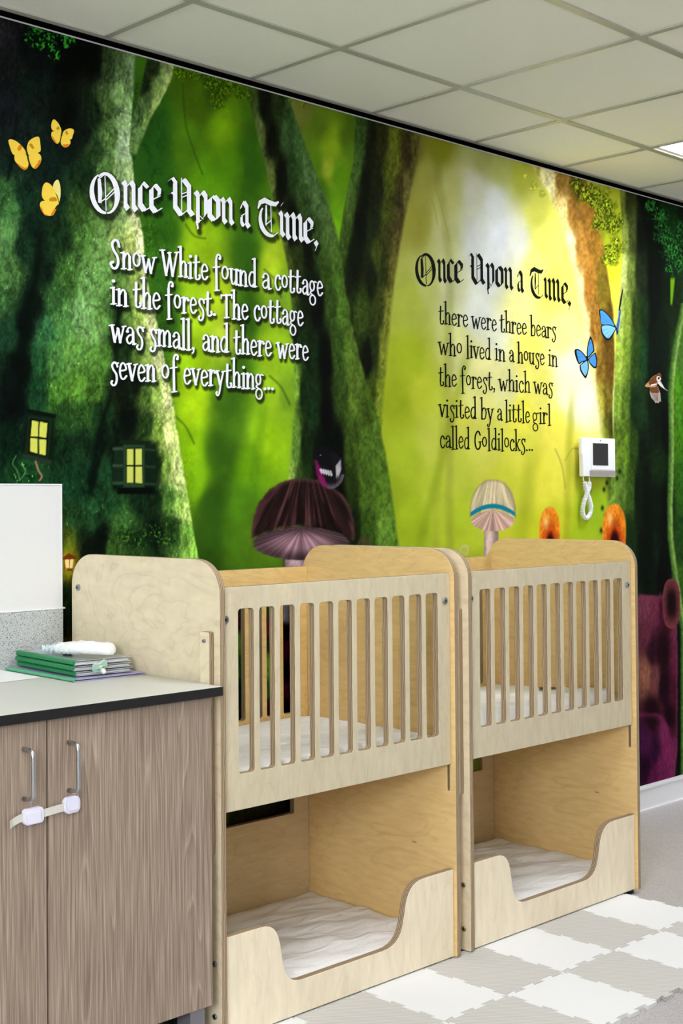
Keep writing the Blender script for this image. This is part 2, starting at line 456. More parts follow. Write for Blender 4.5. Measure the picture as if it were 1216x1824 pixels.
def make_cot(x, label):
    root = empty('bunk_cot', (x, -0.6, 0.0))
    tag(root, label, 'cot', 'birch plywood bunk cots')
    slot = rounded(0.021, 0.029, 0.488, 0.600, 0.0038, 4)[::-1]
    eye = rounded(0.050, 0.064, 1.034, 1.062, 0.005, 4)[::-1]
    eyeb = rounded(0.520, 0.534, 1.034, 1.062, 0.005, 4)[::-1]
    side_panel(root, 0.0, [slot])
    side_panel(root, CW-0.018, [slot, eye, eyeb])
    slatted(root, 'slatted_front', 0.014, M_FACE_SLAT)
    slatted(root, 'slatted_back', 0.555, M_FACE_BACK)
    panel('lower_back_panel', rounded(0.019, 0.955, 0.03, 0.566, 0.002, 2),
          [rounded(0.086, 0.886, 0.340, 0.500, 0.004, 3)[::-1]], 0.555, 0.573, 'Y', M_FACE_LOW, M_EDGE_Y, root)
    out = [(0.019, 0.0150), (0.955, 0.0150), (0.955, 0.266), (0.826, 0.266)]
    out += s_curve(0.822, 0.266, 0.628, 0.102)[1:]
    out += s_curve(0.300, 0.102, 0.148, 0.266)
    out += [(0.019, 0.266)]
    panel('front_board', out, [], 0.010, 0.028, 'Y', M_FACE_BOARD, M_EDGE_Y, root, 0.0016)
    for nm, z in (('upper_deck', 0.574), ('lower_deck', 0.018)):
        box(nm, 0.0195, 0.9545, 0.033, 0.5545, z, z+0.012, M_FACE_BACK, root)
    # batten screwed on the outer face of the left side panel
    b = panel('batten', rounded(0.020, 0.052, 0.470, 1.012, 0.004, 3), [], -0.018, -0.0004, 'X', M_FACE_END, M_EDGE_X, root)
    bolt(root, (-0.018, 0.036, 0.99), 'x-', 0.005)
    bolt(root, (0.0, 0.545, 1.095), 'x-', 0.009)
    for z in (0.076, 0.204): bolt(root, (0.0, 0.024, z), 'x-', 0.007)
    bolt(root, (0.031, 0.014, 1.040), 'y-'); bolt(root, (0.929, 0.014, 1.040), 'y-')
    for fx in (0.03, 0.944):
        for fy in (0.03, 0.54):
            bm = bmesh.new(); tube(bm, [(fx, fy, 0.0005), (fx, fy, 0.0148)], 0.018, 16)
            bm_obj('foot', bm, M_BLACK, root)
    return root

def mattress(x, z0, z1, front, label, group, rise=0.0, wrinkle=1.0):
    """soft foam mattress with a domed top, lying in a cot"""
    nx, ny = 40, 26
    x0, x1, y0, y1 = x+0.022, x+0.952, front, -0.049
    bm = bmesh.new()
    rnd = random.Random(int(x*100)+int(z0*1000))
    ph = [rnd.uniform(0, 6) for _ in range(6)]
    def top(a, b):
        ex = min(a, 1-a); ey = min(b, 1-b)
        d = min(1, (min(ex*0.93, ey*0.5))/0.035)
        h = z0+(z1-z0)*(0.55+0.45*math.sin(d*math.pi/2))
        wr = 0.0016*(math.sin(18*a+26*b+ph[0])+math.sin(31*a-17*b+ph[1])*0.6+math.sin(9*a+44*b+ph[2])*0.5)
        return h+wr*d*wrinkle+0.006*math.sin(math.pi*a)*math.sin(math.pi*b)+rise*d*(1-b)**1.5
    vt = [[bm.verts.new((x0+(x1-x0)*i/nx, y0+(y1-y0)*j/ny, top(i/nx, j/ny))) for j in range(ny+1)] for i in range(nx+1)]
    vb = [[bm.verts.new((x0+(x1-x0)*i/nx, y0+(y1-y0)*j/ny, z0)) for j in (0, ny)] for i in range(nx+1)]
    for i in range(nx):
        for j in range(ny):
            bm.faces.new((vt[i][j], vt[i+1][j], vt[i+1][j+1], vt[i][j+1]))
        bm.faces.new((vb[i][0], vb[i+1][0], vt[i+1][0], vt[i][0]))
        bm.faces.new((vb[i][1], vt[i][ny], vt[i+1][ny], vb[i+1][1]))
        bm.faces.new((vb[i][0], vb[i][1], vb[i+1][1], vb[i+1][0]))
    bm.faces.new([vt[0][j] for j in range(ny+1)]+[vb[0][1], vb[0][0]])
    bm.faces.new(([vt[nx][j] for j in range(ny+1)]+[vb[nx][1], vb[nx][0]])[::-1])
    root = bm_obj('cot_mattress', bm, M_SHEET, None, True)
    if rise > 0:
        bm = bmesh.new()
        for q in ([(4.215, -0.330), (4.150, -0.372), (4.158, -0.384), (4.223, -0.342)], [(4.190, -0.300), (4.110, -0.352), (4.116, -0.362), (4.196, -0.310)],
                  [(4.190, -0.300), (4.215, -0.330), (4.223, -0.326), (4.198, -0.296)], [(4.110, -0.352), (4.150, -0.372), (4.152, -0.386), (4.104, -0.362)],
                  [(4.060, -0.384), (4.090, -0.400), (4.094, -0.392), (4.064, -0.376)], [(4.085, -0.366), (4.100, -0.408), (4.108, -0.404), (4.093, -0.362)],
                  [(4.160, -0.318), (4.175, -0.360), (4.182, -0.358), (4.167, -0.316)]):
            bm.faces.new([bm.verts.new((a, b, top((a-x0)/(x1-x0), (b-y0)/(y1-y0))+0.0012)) for a, b in q])
        tag(bm_obj('printed_marks', bm, M_BLACK, root), 'black printed marks')
    return tag(root, label, 'mattress', group)

CA, CB = 2.312, 3.337
make_cot(CA, 'left birch plywood bunk cot, standing against the cabinet end')
make_cot(CB, 'right birch plywood bunk cot, the one farther from the cabinet')
mattress(CA, 0.5865, 0.652, -0.560, 'white mattress on the slatted upper tier of the left cot', 'cot mattresses')
mattress(CB, 0.5865, 0.654, -0.560, 'white mattress with black printed marks on the upper tier of the right cot', 'cot mattresses', rise=0.04)
mattress(CA, 0.0305, 0.092, -0.5645, 'creased white mattress in the low open tier of the left cot', 'cot mattresses', wrinkle=2.2)
mattress(CB, 0.0305, 0.092, -0.5645, 'creased white mattress in the low open tier of the right cot', 'cot mattresses', wrinkle=2.2)

# ------------------------------------------------------------------ cabinet, worktop, upstand, splashback
def d_handle(parent, x, z0, z1, y, mat):
    """round-bar D handle standing off the door face at y"""
    r = 0.0052; so = 0.034; c = 0.014
    pts = [(x, y, z0)]
    for k in range(7):
        a = math.radians(90*k/6); pts.append((x, y-so+c-c*math.sin(a), z0+c-c*math.cos(a)))
    for k in range(7):
        a = math.radians(90*k/6); pts.append((x, y-so+c-c*math.cos(a), z1-c+c*math.sin(a)))
    pts.append((x, y, z1))
    bm = bmesh.new(); tube(bm, pts, r, 14)
    return bm_obj('handle', bm, mat, parent, True)

cab = empty('base_cabinet', (1.77, -0.3, 0.0))
tag(cab, 'grey-brown wood-grain base cabinet with two doors under the pale worktop', 'cabinet')
def cbox(name, x0, x1, y0, y1, z0, z1, mat, bev=0.0):
    return box(name, x0-1.77, x1-1.77, y0+0.3, y1+0.3, z0, z1, mat, cab, bev)
carc = bmesh.new()
for a in ((1.266, 1.284, -0.596, -0.03, 0.128, 0.863), (2.250, 2.268, -0.596, -0.03, 0.128, 0.863), (1.284, 2.250, -0.596, -0.03, 0.128, 0.146),
          (1.284, 2.250, -0.596, -0.03, 0.845, 0.863), (1.284, 2.250, -0.048, -0.03, 0.146, 0.845)):
    add_box(carc, a[0]-1.77, a[1]-1.77, a[2]+0.3, a[3]+0.3, a[4], a[5])
bm_obj('carcass', carc, M_ASH, cab)
d = cbox('door', 1.7705, 2.2650, -0.615, -0.597, 0.127, 0.861, M_ASH, 0.001)
d_handle(d, 1.826-1.77, 0.701, 0.806, -0.615+0.3, M_STEEL)
d = cbox('door', 1.267, 1.7645, -0.615, -0.597, 0.127, 0.861, M_ASH, 0.001)
d_handle(d, 1.703-1.77, 0.701, 0.806, -0.615+0.3, M_STEEL)
M_LEG = plain('grey_brushed_leg', (128, 124, 132), 0.4, 0.3, noise=0.08, nscale=90)
cbox('gap_shade_sheet', 1.755, 1.78, -0.592, -0.06, 0.146, 0.845, M_BLACK)  # black sheet added so the gap between the doors looks deep in shade
cbox('leg', 2.214, 2.262, -0.590, -0.545, 0.0005, 0.1275, M_LEG)
cbox('leg', 1.272, 1.320, -0.590, -0.545, 0.0005, 0.1275, M_LEG)
cbox('plinth', 1.28, 2.262, -0.52, -0.505, 0.0005, 0.1275, M_BLACK)

bm = bmesh.new()
add_box(bm, 1.25, 2.2895, -0.632, -0.001, 0.8645, 0.8868, 0.0015, mi=0)
for f in bm.faces:
    if f.calc_center_median().z < 0.8862 and abs(f.normal.z) < 0.9: f.material_index = 1
    if f.normal.z < -0.5: f.material_index = 1
tag(bm_obj('worktop', bm, [M_WORKTOP, M_BLACK]), 'pale grey laminate worktop with a thick black edge on the cabinet', 'worktop')
tag(box('upstand', 1.25, 2.286, -0.020, -0.002, 0.8872, 1.035, M_UPSTAND, bev=0.001), 'grey speckled upstand strip along the back of the worktop', 'upstand')
sp = empty('splashback', (1.76, -0.002, 1.036))
tag(sp, 'glossy white splashback panel on the mural wall above the speckled upstand', 'splashback')
M_GLOSS = plain('white_gloss_panel', (222, 222, 220), 0.22, noise=0.01)
box('panel', -0.51, 0.527, -0.008, 0.0, 0.004, 0.341, M_GLOSS, sp)
bm = bmesh.new()
add_box(bm, -0.51, 0.5305, -0.010, 0.0, 0.3412, 0.3445); add_box(bm, 0.5272, 0.5305, -0.010, 0.0, 0.0, 0.3412)
add_box(bm, -0.51, 0.535, -0.016, 0.0, 0.0, 0.004)
bm_obj('edge_trim', bm, M_WHITE, sp)

# child-safety strap lock across the two doors
M_STRAP = plain('translucent_strap', (214, 210, 200), 0.4, noise=0.02)
M_LOCK = plain('lilac_white_plastic', (226, 224, 240), 0.35, noise=0.01)
sl = empty('safety_strap', (1.768, -0.6152, 0.663))
tag(sl, 'white child-safety strap lock stuck across the two cabinet doors', 'strap lock')
def pad_poly(w, h, r): return rounded(-w/2, w/2, -h/2, h/2, r, 6)
def pad(name, cx, cz, w, h, y0, y1, r, mat, parent, rot=0.03):
    pl = [(cx+a*math.cos(rot)-b*math.sin(rot), cz+a*math.sin(rot)+b*math.cos(rot)) for a, b in pad_poly(w, h, r)]
    return panel(name, pl, [], y0, y1, 'Y', mat, mat, parent, 0.0015)
bm = bmesh.new()
sx = [-0.110, -0.098, -0.08, -0.03, 0.0, 0.03, 0.055]
sz = [-0.009, -0.006, -0.001, 0.0, 0.003, 0.005, 0.006]
sy = [-0.012, -0.006, -0.005, -0.007, -0.008, -0.007, -0.005]
rows = []
for a, c, y in zip(sx, sz, sy):
    rows.append([bm.verts.new((a, y, c-0.0085)), bm.verts.new((a, y, c+0.0085)), bm.verts.new((a, y-0.0014, c+0.0085)), bm.verts.new((a, y-0.0014, c-0.0085))])
for a, b in zip(rows, rows[1:]):
    for k in range(4): bm.faces.new((a[k], b[k], b[(k+1) % 4], a[(k+1) % 4]))
bm.faces.new(rows[0]); bm.faces.new(rows[-1][::-1])
bm_obj('strap', bm, M_STRAP, sl)
p = pad('buckle', -0.046, 0.0, 0.050, 0.034, -0.014, -0.0004, 0.008, M_LOCK, sl)
pad('clip', -0.048, -0.002, 0.034, 0.026, -0.018, -0.0144, 0.004, M_LOCK, p)
p = pad('anchor_pad', 0.060, 0.008, 0.044, 0.036, -0.012, -0.0006, 0.013, M_LOCK, sl)
pad('press_button', 0.061, 0.008, 0.032, 0.024, -0.0145, -0.0124, 0.008, M_LOCK, p)

# ------------------------------------------------------------------ things on the worktop
WT = 0.8870
M_GREEN = plain('green_folder_card', (26, 128, 74), 0.4, noise=0.1)
M_GREEN2 = plain('pale_green_folder_card', (86, 172, 128), 0.4, noise=0.08)
M_SLEEVE = plain('clear_plastic_sleeve', (178, 186, 186), 0.12, noise=0.12, nscale=14, spec=0.8)
M_PAPER = plain('white_paper', (238, 238, 240), 0.6, noise=0.015)
M_LILAC = plain('lilac_plastic', (178, 172, 212), 0.35, noise=0.1)
def folder(z, near, ang, ln, wd, th, label, spine, cover, seed):
    """display folder lying flat: near = corner nearest the viewer, spine runs away from it along +y"""
    root = empty('folder', (near[0], near[1], z), ang)
    tag(root, label, 'folder', 'folders stacked on the worktop')
    rnd = random.Random(seed)
    bm = bmesh.new(); add_box(bm, 0.001, wd, 0.0, ln, 0.0002, 0.0016, 0.0006)
    # upper cover with a slight sag and lifted free corner
    nx, ny = 10, 8
    grid = [[bm.verts.new((wd*i/nx, ln*j/ny, th-0.002-0.0022*math.sin(math.pi*i/nx)*math.sin(math.pi*j/ny))) for j in range(ny+1)] for i in range(nx+1)]
    low = [[bm.verts.new(v.co-Vector((0, 0, 0.0012))) for v in row] for row in grid]
    for i in range(nx):
        for j in range(ny):
            bm.faces.new((grid[i][j], grid[i+1][j], grid[i+1][j+1], grid[i][j+1])); bm.faces.new((low[i][j+1], low[i+1][j+1], low[i+1][j], low[i][j]))
    for i in range(nx):
        bm.faces.new((low[i][0], low[i+1][0], grid[i+1][0], grid[i][0])); bm.faces.new((grid[i][ny], grid[i+1][ny], low[i+1][ny], low[i][ny]))
    for j in range(ny):
        bm.faces.new((grid[0][j], grid[0][j+1], low[0][j+1], low[0][j])); bm.faces.new((low[nx][j], low[nx][j+1], grid[nx][j+1], grid[nx][j]))
    bm_obj('cover', bm, cover, root)
    bm = bmesh.new()
    n = max(2, int(th/0.0025))
    for k in range(n):
        s = rnd.uniform(0.0, 0.008)
        add_box(bm, 0.006, wd-0.004-s, 0.002+rnd.uniform(0, 0.004), ln-0.004, 0.0018+k*(th-0.0075)/n, 0.0018+(k+0.62)*(th-0.0075)/n)
    bm_obj('pages', bm, M_PAPER, root)
    bm = bmesh.new()
    prof = [(0.0, 0.0004), (-0.0035, th*0.25), (-0.0035, th*0.75), (0.0, th), (0.010, th+0.0004), (0.010, th-0.0008), (0.0015, th-0.0010), (0.0015, 0.0014)]
    va = [bm.verts.new((a, 0.0, b)) for a, b in prof]; vb = [bm.verts.new((a, ln, b)) for a, b in prof]
    for k in range(len(prof)): bm.faces.new((va[k], va[(k+1) % len(prof)], vb[(k+1) % len(prof)], vb[k]))
    bm.faces.new(va[::-1]); bm.faces.new(vb)
    bm_obj('spine', bm, spine, root)
    return root
folder(WT+0.0004, (2.064, -0.342), -0.035, 0.300, 0.228, 0.0075, 'wide lilac-edged folder with a pale green spine, lowest of the stack', M_GREEN2, M_LILAC, 1)
folder(WT+0.0085, (2.092, -0.312), -0.085, 0.272, 0.180, 0.0125, 'green-spined clear folder just above the wide lilac one', M_GREEN, M_SLEEVE, 2)
folder(WT+0.0218, (2.086, -0.310), -0.095, 0.274, 0.182, 0.0125, 'green-spined clear folder, middle of the three matching ones', M_GREEN, M_SLEEVE, 3)
folder(WT+0.0351, (2.090, -0.308), -0.09, 0.272, 0.178, 0.0135, 'topmost green-spined clear folder, under the folded nappy', M_GREEN, M_SLEEVE, 4)
FT = WT+0.0351+0.0143

def sheet_paper(pts, z, label, curl):
    bm = bmesh.new()
    n = 10
    P = [np.array(p) for p in pts]
    g = []
    for i in range(n+1):
        row = []
        for j in range(n+1):
            s, t = i/n, j/n
            q = (P[0]*(1-s)+P[1]*s)*(1-t)+(P[3]*(1-s)+P[2]*s)*t
            row.append(bm.verts.new((q[0], q[1], z+curl*(s*s)*t)))
        g.append(row)
    lo = [[bm.verts.new(v.co-Vector((0, 0, 0.0005))) for v in r] for r in g]
    for i in range(n):
        for j in range(n):
            bm.faces.new((g[i][j], g[i+1][j], g[i+1][j+1], g[i][j+1])); bm.faces.new((lo[i][j+1], lo[i+1][j+1], lo[i+1][j], lo[i][j]))
    for k in range(n):
        bm.faces.new((g[k][0], lo[k][0], lo[k+1][0], g[k+1][0])); bm.faces.new((g[k+1][n], lo[k+1][n], lo[k][n], g[k][n]))
        bm.faces.new((g[0][k+1], lo[0][k+1], lo[0][k], g[0][k])); bm.faces.new((g[n][k], lo[n][k], lo[n][k+1], g[n][k+1]))
    return tag(bm_obj('paper_sheet', bm, M_PAPER), label, 'paper', 'loose paper on the worktop')
sheet_paper([(1.80, -0.235), (2.054, -0.222), (2.060, -0.030), (1.80, -0.030)], WT+0.0012, 'flat white sheet of paper at the left edge of the picture, beside the folders', 0.0)

# folded disposable nappy: a plump white pad with a gathered, frilled end
def nappy():
    root = empty('nappy', (2.170, -0.165, FT+0.0015), 0)
    tag(root, 'folded white disposable nappy lying on the green folders', 'nappy')
    M_NAP = fabric('white_nappy_cover', (244, 246, 246))
    M_FRILL = fabric('pale_blue_nappy_cuff', (206, 224, 228))
    A = Vector((-0.0125, 0.034, 0)); B = Vector((0.055, -0.135, 0))
    ax = (B-A); ln = ax.length; ax.normalize(); sd = Vector((-ax.y, ax.x, 0))
    bm = bmesh.new(); n, m = 26, 16
    rings = []
    for i in range(n+1):
        t = i/n
        w = 0.050*(0.55+0.45*math.sin(min(1, t*2.2)*math.pi/2))*math.sqrt(max(0.02, 1-max(0, (t-0.86)/0.14)**2))
        hgt = 0.030*(0.50+0.50*math.sin(min(1, t*2.0)*math.pi/2))*math.sqrt(max(0.05, 1-max(0, (t-0.88)/0.12)**2))
        ring = []
        for k in range(m):
            a = 2*math.pi*k/m
            ca, sa = math.cos(a), math.sin(a)
            x = w*math.copysign(abs(ca)**0.8, ca); z = hgt*0.5*(1+math.copysign(abs(sa)**0.7, sa))
            fr = max(0, 1-t/0.35)
            z += 0.008*fr*math.sin(5*a+t*40); x += 0.009*fr*math.cos(4*a+t*33)
            z *= 1+0.10*math.sin(11*t+3*a)*math.sin(23*t-2*a); x *= 1+0.05*math.sin(17*t+2*a)
            ring.append(bm.verts.new(A+ax*(ln*t)+sd*x+Vector((0, 0, max(0.0, z)))))
        rings.append(ring)
    for a, b in zip(rings, rings[1:]):
        for k in range(m): bm.faces.new((a[k], a[(k+1) % m], b[(k+1) % m], b[k]))
    bm.faces.new(rings[0][::-1]); bm.faces.new(rings[-1])
    bm_obj('pad', bm, M_NAP, root, True)
    bm = bmesh.new()
    for s, n0 in ((-1, 0.9), (-1, 0.72), (1, 0.85)):
        top, bot = [], []
        for i in range(31):
            t = i/30*0.62-0.03
            w = 0.046*n0
            wav = 0.0035*math.sin(i*1.9)+0.002*math.sin(i*3.3)
            c = A+ax*(ln*t)+sd*(s*(w*0.92+wav))
            top.append(bm.verts.new(c+Vector((0, 0, 0.020*n0+0.004*math.sin(i*1.3)-0.012*max(0, t-0.35)))+sd*s*0.003)); bot.append(bm.verts.new(c+Vector((0, 0, 0.001))+sd*s*0.002))
        for i in range(30): bm.faces.new((top[i], top[i+1], bot[i+1], bot[i]))
    o = bm_obj('leg_cuff', bm, M_FRILL, root, True)
    md = o.modifiers.new('thick', 'SOLIDIFY'); md.thickness = 0.0012
nappy()

# baby's dummy, mint green, propped against the folder stack
def dummy():
    root = empty('dummy', (2.160, -0.3265, WT+0.0082), math.radians(-12))
    tag(root, 'mint-green baby dummy propped against the front of the folder stack', 'dummy')
    M_MINT = plain('mint_plastic', (186, 218, 196), 0.3, noise=0.03)
    M_TEAT = plain('clear_silicone_teat', (214, 226, 214), 0.15, noise=0.02, Alpha=1.0)
    til = Matrix.Rotation(math.radians(28), 4, 'X') @ Matrix.Rotation(math.radians(-24), 4, 'Y')
    def place(bm):
        bmesh.ops.transform(bm, matrix=Matrix.Translation((0, 0, 0.021)) @ til, verts=bm.verts)
    bm = bmesh.new()
    out = smooth_pts([(0.0, 0.010), (0.014, 0.016), (0.021, 0.006), (0.019, -0.010), (0.008, -0.013), (0, -0.010), (-0.008, -0.013), (-0.019, -0.010), (-0.021, 0.006), (-0.014, 0.016)], 5, True)
    layers = []
    for y, s in ((-0.0015, 0.94), (-0.0005, 1.0), (0.0012, 1.0), (0.0022, 0.94)):
        layers.append([bm.verts.new((a*s, y+0.5*a*a*6, b*s)) for a, b in out])
    N = len(out)
    for a, b in zip(layers, layers[1:]):
        for k in range(N): bm.faces.new((a[k], a[(k+1) % N], b[(k+1) % N], b[k]))
    bm.faces.new(layers[0]); bm.faces.new(layers[-1][::-1])
    place(bm); bm_obj('shield', bm, M_MINT, root)
    bm = bmesh.new()
    tube(bm, [(0.011*math.cos(a), -0.004-0.010*max(0, math.sin(a)), 0.011*math.sin(a)+0.000) for a in [k*2*math.pi/24 for k in range(25)]], 0.0016, 8)
    place(bm); bm_obj('ring', bm, M_MINT, root, True)
    bm = bmesh.new()
    prof = [(0.002, 0.005), (0.007, 0.0045), (0.013, 0.0045), (0.019, 0.0070), (0.025, 0.0062), (0.0285, 0.0022)]
    prev = None
    for y, r in prof:
        ring = [bm.verts.new((r*math.cos(k*math.pi/8), y, r*math.sin(k*math.pi/8))) for k in range(16)]
        if prev:
            for k in range(16): bm.faces.new((prev[k], prev[(k+1) % 16], ring[(k+1) % 16], ring[k]))
        prev = ring
    bm.faces.new(prev)
    bmesh.ops.transform(bm, matrix=Matrix.Rotation(math.radians(180), 4, 'Z'), verts=bm.verts)
    place(bm); bm_obj('teat', bm, M_TEAT, root, True)
dummy()

# ------------------------------------------------------------------ door-entry video phone on the wall
ic = empty('video_intercom', (4.953, 0.0, 1.420))
tag(ic, 'white door-entry video phone with a dark screen and coiled cord on the mural wall', 'intercom')
M_GREY = plain('warm_grey_grille', (150, 142, 134), 0.5, noise=0.18, nscale=500)
M_SCREEN = plain('black_glass_screen', (8, 8, 9), 0.12, spec=0.4)
box('back_plate', 0.030, 0.250, -0.012, -0.0018, 0.010, 0.150, M_WHITE, ic, 0.002)
body = box('body', 0.050, 0.258, -0.030, -0.012, 0.0, 0.158, M_WHITE, ic, 0.003)
hs = bmesh.new()
add_box(hs, 0.0, 0.048, -0.034, -0.016, 0.0, 0.158, 0.004, 3)
add_box(hs, -0.006, 0.004, -0.032, -0.018, 0.088, 0.156, 0.003, 2)
bm_obj('handset', hs, M_WHITE, ic)
sc = box('screen_bezel', 0.066, 0.246, -0.0325, -0.0301, 0.028, 0.154, M_WHITE, ic, 0.001)
box('screen', 0.078, 0.195, -0.0335, -0.0326, 0.046, 0.136, M_SCREEN, sc)
bm = bmesh.new(); disc(bm, (0.136, -0.0326, 0.147), 'y-', 0.003, 0.001, 10); bm_obj('camera_eye', bm, M_BLACK, sc)
box('speaker_grille', 0.056, 0.252, -0.0325, -0.0301, 0.004, 0.0245, M_GREY, ic)
# coiled cord: out of the handset foot, a hanging loop, back into the body
def coil(path, r, turns, wire):
    P = [Vector(p) for p in smooth_pts(path, 14)]
    L = [0.0]
    for a, b in zip(P, P[1:]): L.append(L[-1]+(b-a).length)
    n = int(turns*12)
    pts = []; j = 0
    up = Vector((0, -1, 0))
    for k in range(n+1):
        s = L[-1]*k/n
        while j < len(L)-2 and L[j+1] < s: j += 1
        f = (s-L[j])/max(1e-9, L[j+1]-L[j])
        c = P[j].lerp(P[j+1], f); t = (P[j+1]-P[j]).normalized()
        nrm = (up-t*up.dot(t)).normalized(); b = t.cross(nrm)
        a = 2*math.pi*turns*k/n
        pts.append(c+nrm*math.cos(a)*r+b*math.sin(a)*r)
    bm = bmesh.new(); tube(bm, pts, wire, 6)
    return bm
cpath = [(0.030, -0.022, -0.022), (0.045, -0.021, -0.060), (0.078, -0.018, -0.105), (0.088, -0.015, -0.140), (0.062, -0.014, -0.168), (0.030, -0.016, -0.158), (0.018, -0.019, -0.130), (0.034, -0.023, -0.085), (0.056, -0.026, -0.050), (0.062, -0.024, -0.024)]
cb = coil(cpath, 0.0072, 62, 0.0024)
tube(cb, smooth_pts([(0.018, -0.025, 0.001), (0.016, -0.025, -0.012), (0.030, -0.022, -0.024)], 5), 0.0022, 6)
tube(cb, smooth_pts([(0.062, -0.022, 0.001), (0.064, -0.024, -0.010), (0.062, -0.024, -0.024)], 5), 0.0022, 6)
bm_obj('coiled_cord', cb, M_WHITE, ic, True)

# ------------------------------------------------------------------ interlocking foam tiles
TX, TY, TS = 3.12737, -0.85125, 0.27353
def foam_mat(name, rgb, ribs):
    m, nt, b = new_mat(name)
    tc = nt.nodes.new('ShaderNodeTexCoord')
    wv = nt.nodes.new('ShaderNodeTexWave'); wv.bands_direction = 'DIAGONAL' if ribs else 'X'
    wv.inputs['Scale'].default_value = 45 if ribs else 4; wv.inputs['Distortion'].default_value = 0.3
    nt.links.new(tc.outputs['Object'], wv.inputs['Vector'])
    mx = nt.nodes.new('ShaderNodeMix'); mx.data_type = 'RGBA'
    c = lin(rgb); k = 0.15 if ribs else 0.0
    mx.inputs['A'].default_value = tuple(c*(1-k))+(1,); mx.inputs['B'].default_value = tuple(np.minimum(c*(1+k), 0.9))+(1,)
    nt.links.new(wv.outputs['Fac'], mx.inputs['Factor']); nt.links.new(mx.outputs['Result'], b.inputs['Base Color'])
    if ribs:
        bp = nt.nodes.new('ShaderNodeBump'); bp.inputs['Strength'].default_value = 0.3; bp.inputs['Distance'].default_value = 0.001
        nt.links.new(wv.outputs['Fac'], bp.inputs['Height']); nt.links.new(bp.outputs['Normal'], b.inputs['Normal'])
    b.inputs['Roughness'].default_value = 0.8; b.inputs['Specular IOR Level'].default_value = 0.2
    return m
M_FOAM_W = foam_mat('white_foam', (228, 228, 228), False)
M_FOAM_G = foam_mat('grey_ribbed_foam', (196, 193, 188), True)
def tooth_edge():
    """one dovetailed tile edge from t=0 to 1, offset to the side in metres"""
    pts = [(0.0, 0.0)]
    n = 3
    for k in range(n):
        c = (k+0.5)/n+0.04
        w0, w1, dp = 0.062, 0.088, 0.0125
        pts += [(c-w0, -dp*0.45), (c-w1, dp*0.55), (c+w1, dp*0.55), (c+w0, -dp*0.45)]
    pts.append((1.0, 0.0))
    return pts
TE = tooth_edge()
def foam_tile(i, j, label, mat):
    x0 = TX+TS*i; y1 = TY+TS*(j+1); y0 = y1-TS
    out = []
    g = 0.0008
    for t, o in TE[:-1]: out.append((t*TS, 0-o))                      # near side
    for t, o in TE[:-1]: out.append((TS+o, t*TS))                     # right side
    for t, o in TE[::-1][:-1]: out.append((t*TS, TS-o))               # far side
    for t, o in TE[::-1][:-1]: out.append((0+o, t*TS))                # left side
    cen = np.array([TS/2, TS/2])
    out = [tuple(cen+(np.array(p)-cen)*(1-2*g/TS)) for p in out]
    me = panel('foam_tile', out, [], 0.0005, 0.0118, 'Z', mat, mat, None, 0.0004)
    me.location = (x0, y0, 0.0)
    return tag(me, label, 'foam tile', 'interlocking foam floor tiles')
tiles = {
 (3, 0): 'white foam tile by the far foot of the right cot',
 (2, 0): 'grey ribbed foam tile along the far half of the right cot front',
 (1, 0): 'white foam tile along the near half of the right cot front',
 (0, 0): 'grey ribbed foam tile at the gap between the two cots',
 (-1, 0): 'white foam tile along the right half of the left cot front',
 (-2, 0): 'grey ribbed foam tile along the left half of the left cot front',
 (-3, 0): 'white foam tile in front of the cabinet end of the left cot',
 (3, -1): 'grey ribbed foam tile, a small sliver cut off by the right picture edge',
 (2, -1): 'white foam tile cut off by the right picture edge, two rows out',
 (1, -1): 'grey ribbed foam tile at the right, its zigzag outer edge bare',
 (0, -1): 'white foam tile at the bottom, its zigzag outer edge bare',
 (-1, -1): 'grey ribbed foam tile cut off by the bottom edge of the picture',
 (-2, -1): 'white foam tile below the front of the left cot, outer row',
}
for (i, j), lab in tiles.items():
    foam_tile(i, j, lab, M_FOAM_G if (i+j) % 2 == 0 else M_FOAM_W)

# ------------------------------------------------------------------ the printed forest mural
# Artwork laid out in image pixels, mapped to the flat wall through the camera.
def sheet(x, z):  # wall point to image pixel, projected through the camera
    q = np.stack([x-cC[0], np.full_like(x, -cC[1]), z-cC[2]], -1)
    Z = q @ cF
    return PX+FOC*(q @ cR)/Z, PY-FOC*(q @ cU)/Z
def wall_pt(u, v):  # image pixel back to a wall point
    p = at(u, v, 1, 0.0); return p[0], p[2]

rng = np.random.RandomState(7)
LAT = rng.rand(8, 256, 256).astype(np.float32)
def vnoise(x, y, k=0):
    xi = np.floor(x).astype(np.int64); yi = np.floor(y).astype(np.int64)
    fx = (x-xi).astype(np.float32); fy = (y-yi).astype(np.float32)
    fx = fx*fx*(3-2*fx); fy = fy*fy*(3-2*fy)
    T = LAT[k % 8]
    a = T[xi & 255, yi & 255]; b = T[(xi+1) & 255, yi & 255]; c = T[xi & 255, (yi+1) & 255]; d = T[(xi+1) & 255, (yi+1) & 255]
    return (a*(1-fx)+b*fx)*(1-fy)+(c*(1-fx)+d*fx)*fy
def fbm(x, y, o=4, k=0):
    s = 0; a = 0.5; t = 0
    for i in range(o):
        s = s+a*vnoise(x*2**i+17.3*i, y*2**i+5.1*i, k+i); t += a; a *= 0.55
    return s/t
def sstep(a, b, x):
    t = np.clip((x-a)/(b-a), 0, 1); return t*t*(3-2*t)

def field(u, v, S, su, sv, p=2.0):
    """smooth colour field through colour samples (u, v, rgb)"""
    acc = np.zeros(u.shape+(3,), np.float32); w = np.zeros(u.shape, np.float32)+1e-9
    for a, b, c in S:
        d = ((u-a)/su)**2+((v-b)/sv)**2
        k = (1.0/(0.03+d)**p).astype(np.float32)
        acc += k[..., None]*np.array(c, np.float32); w += k
    return acc/w[..., None]

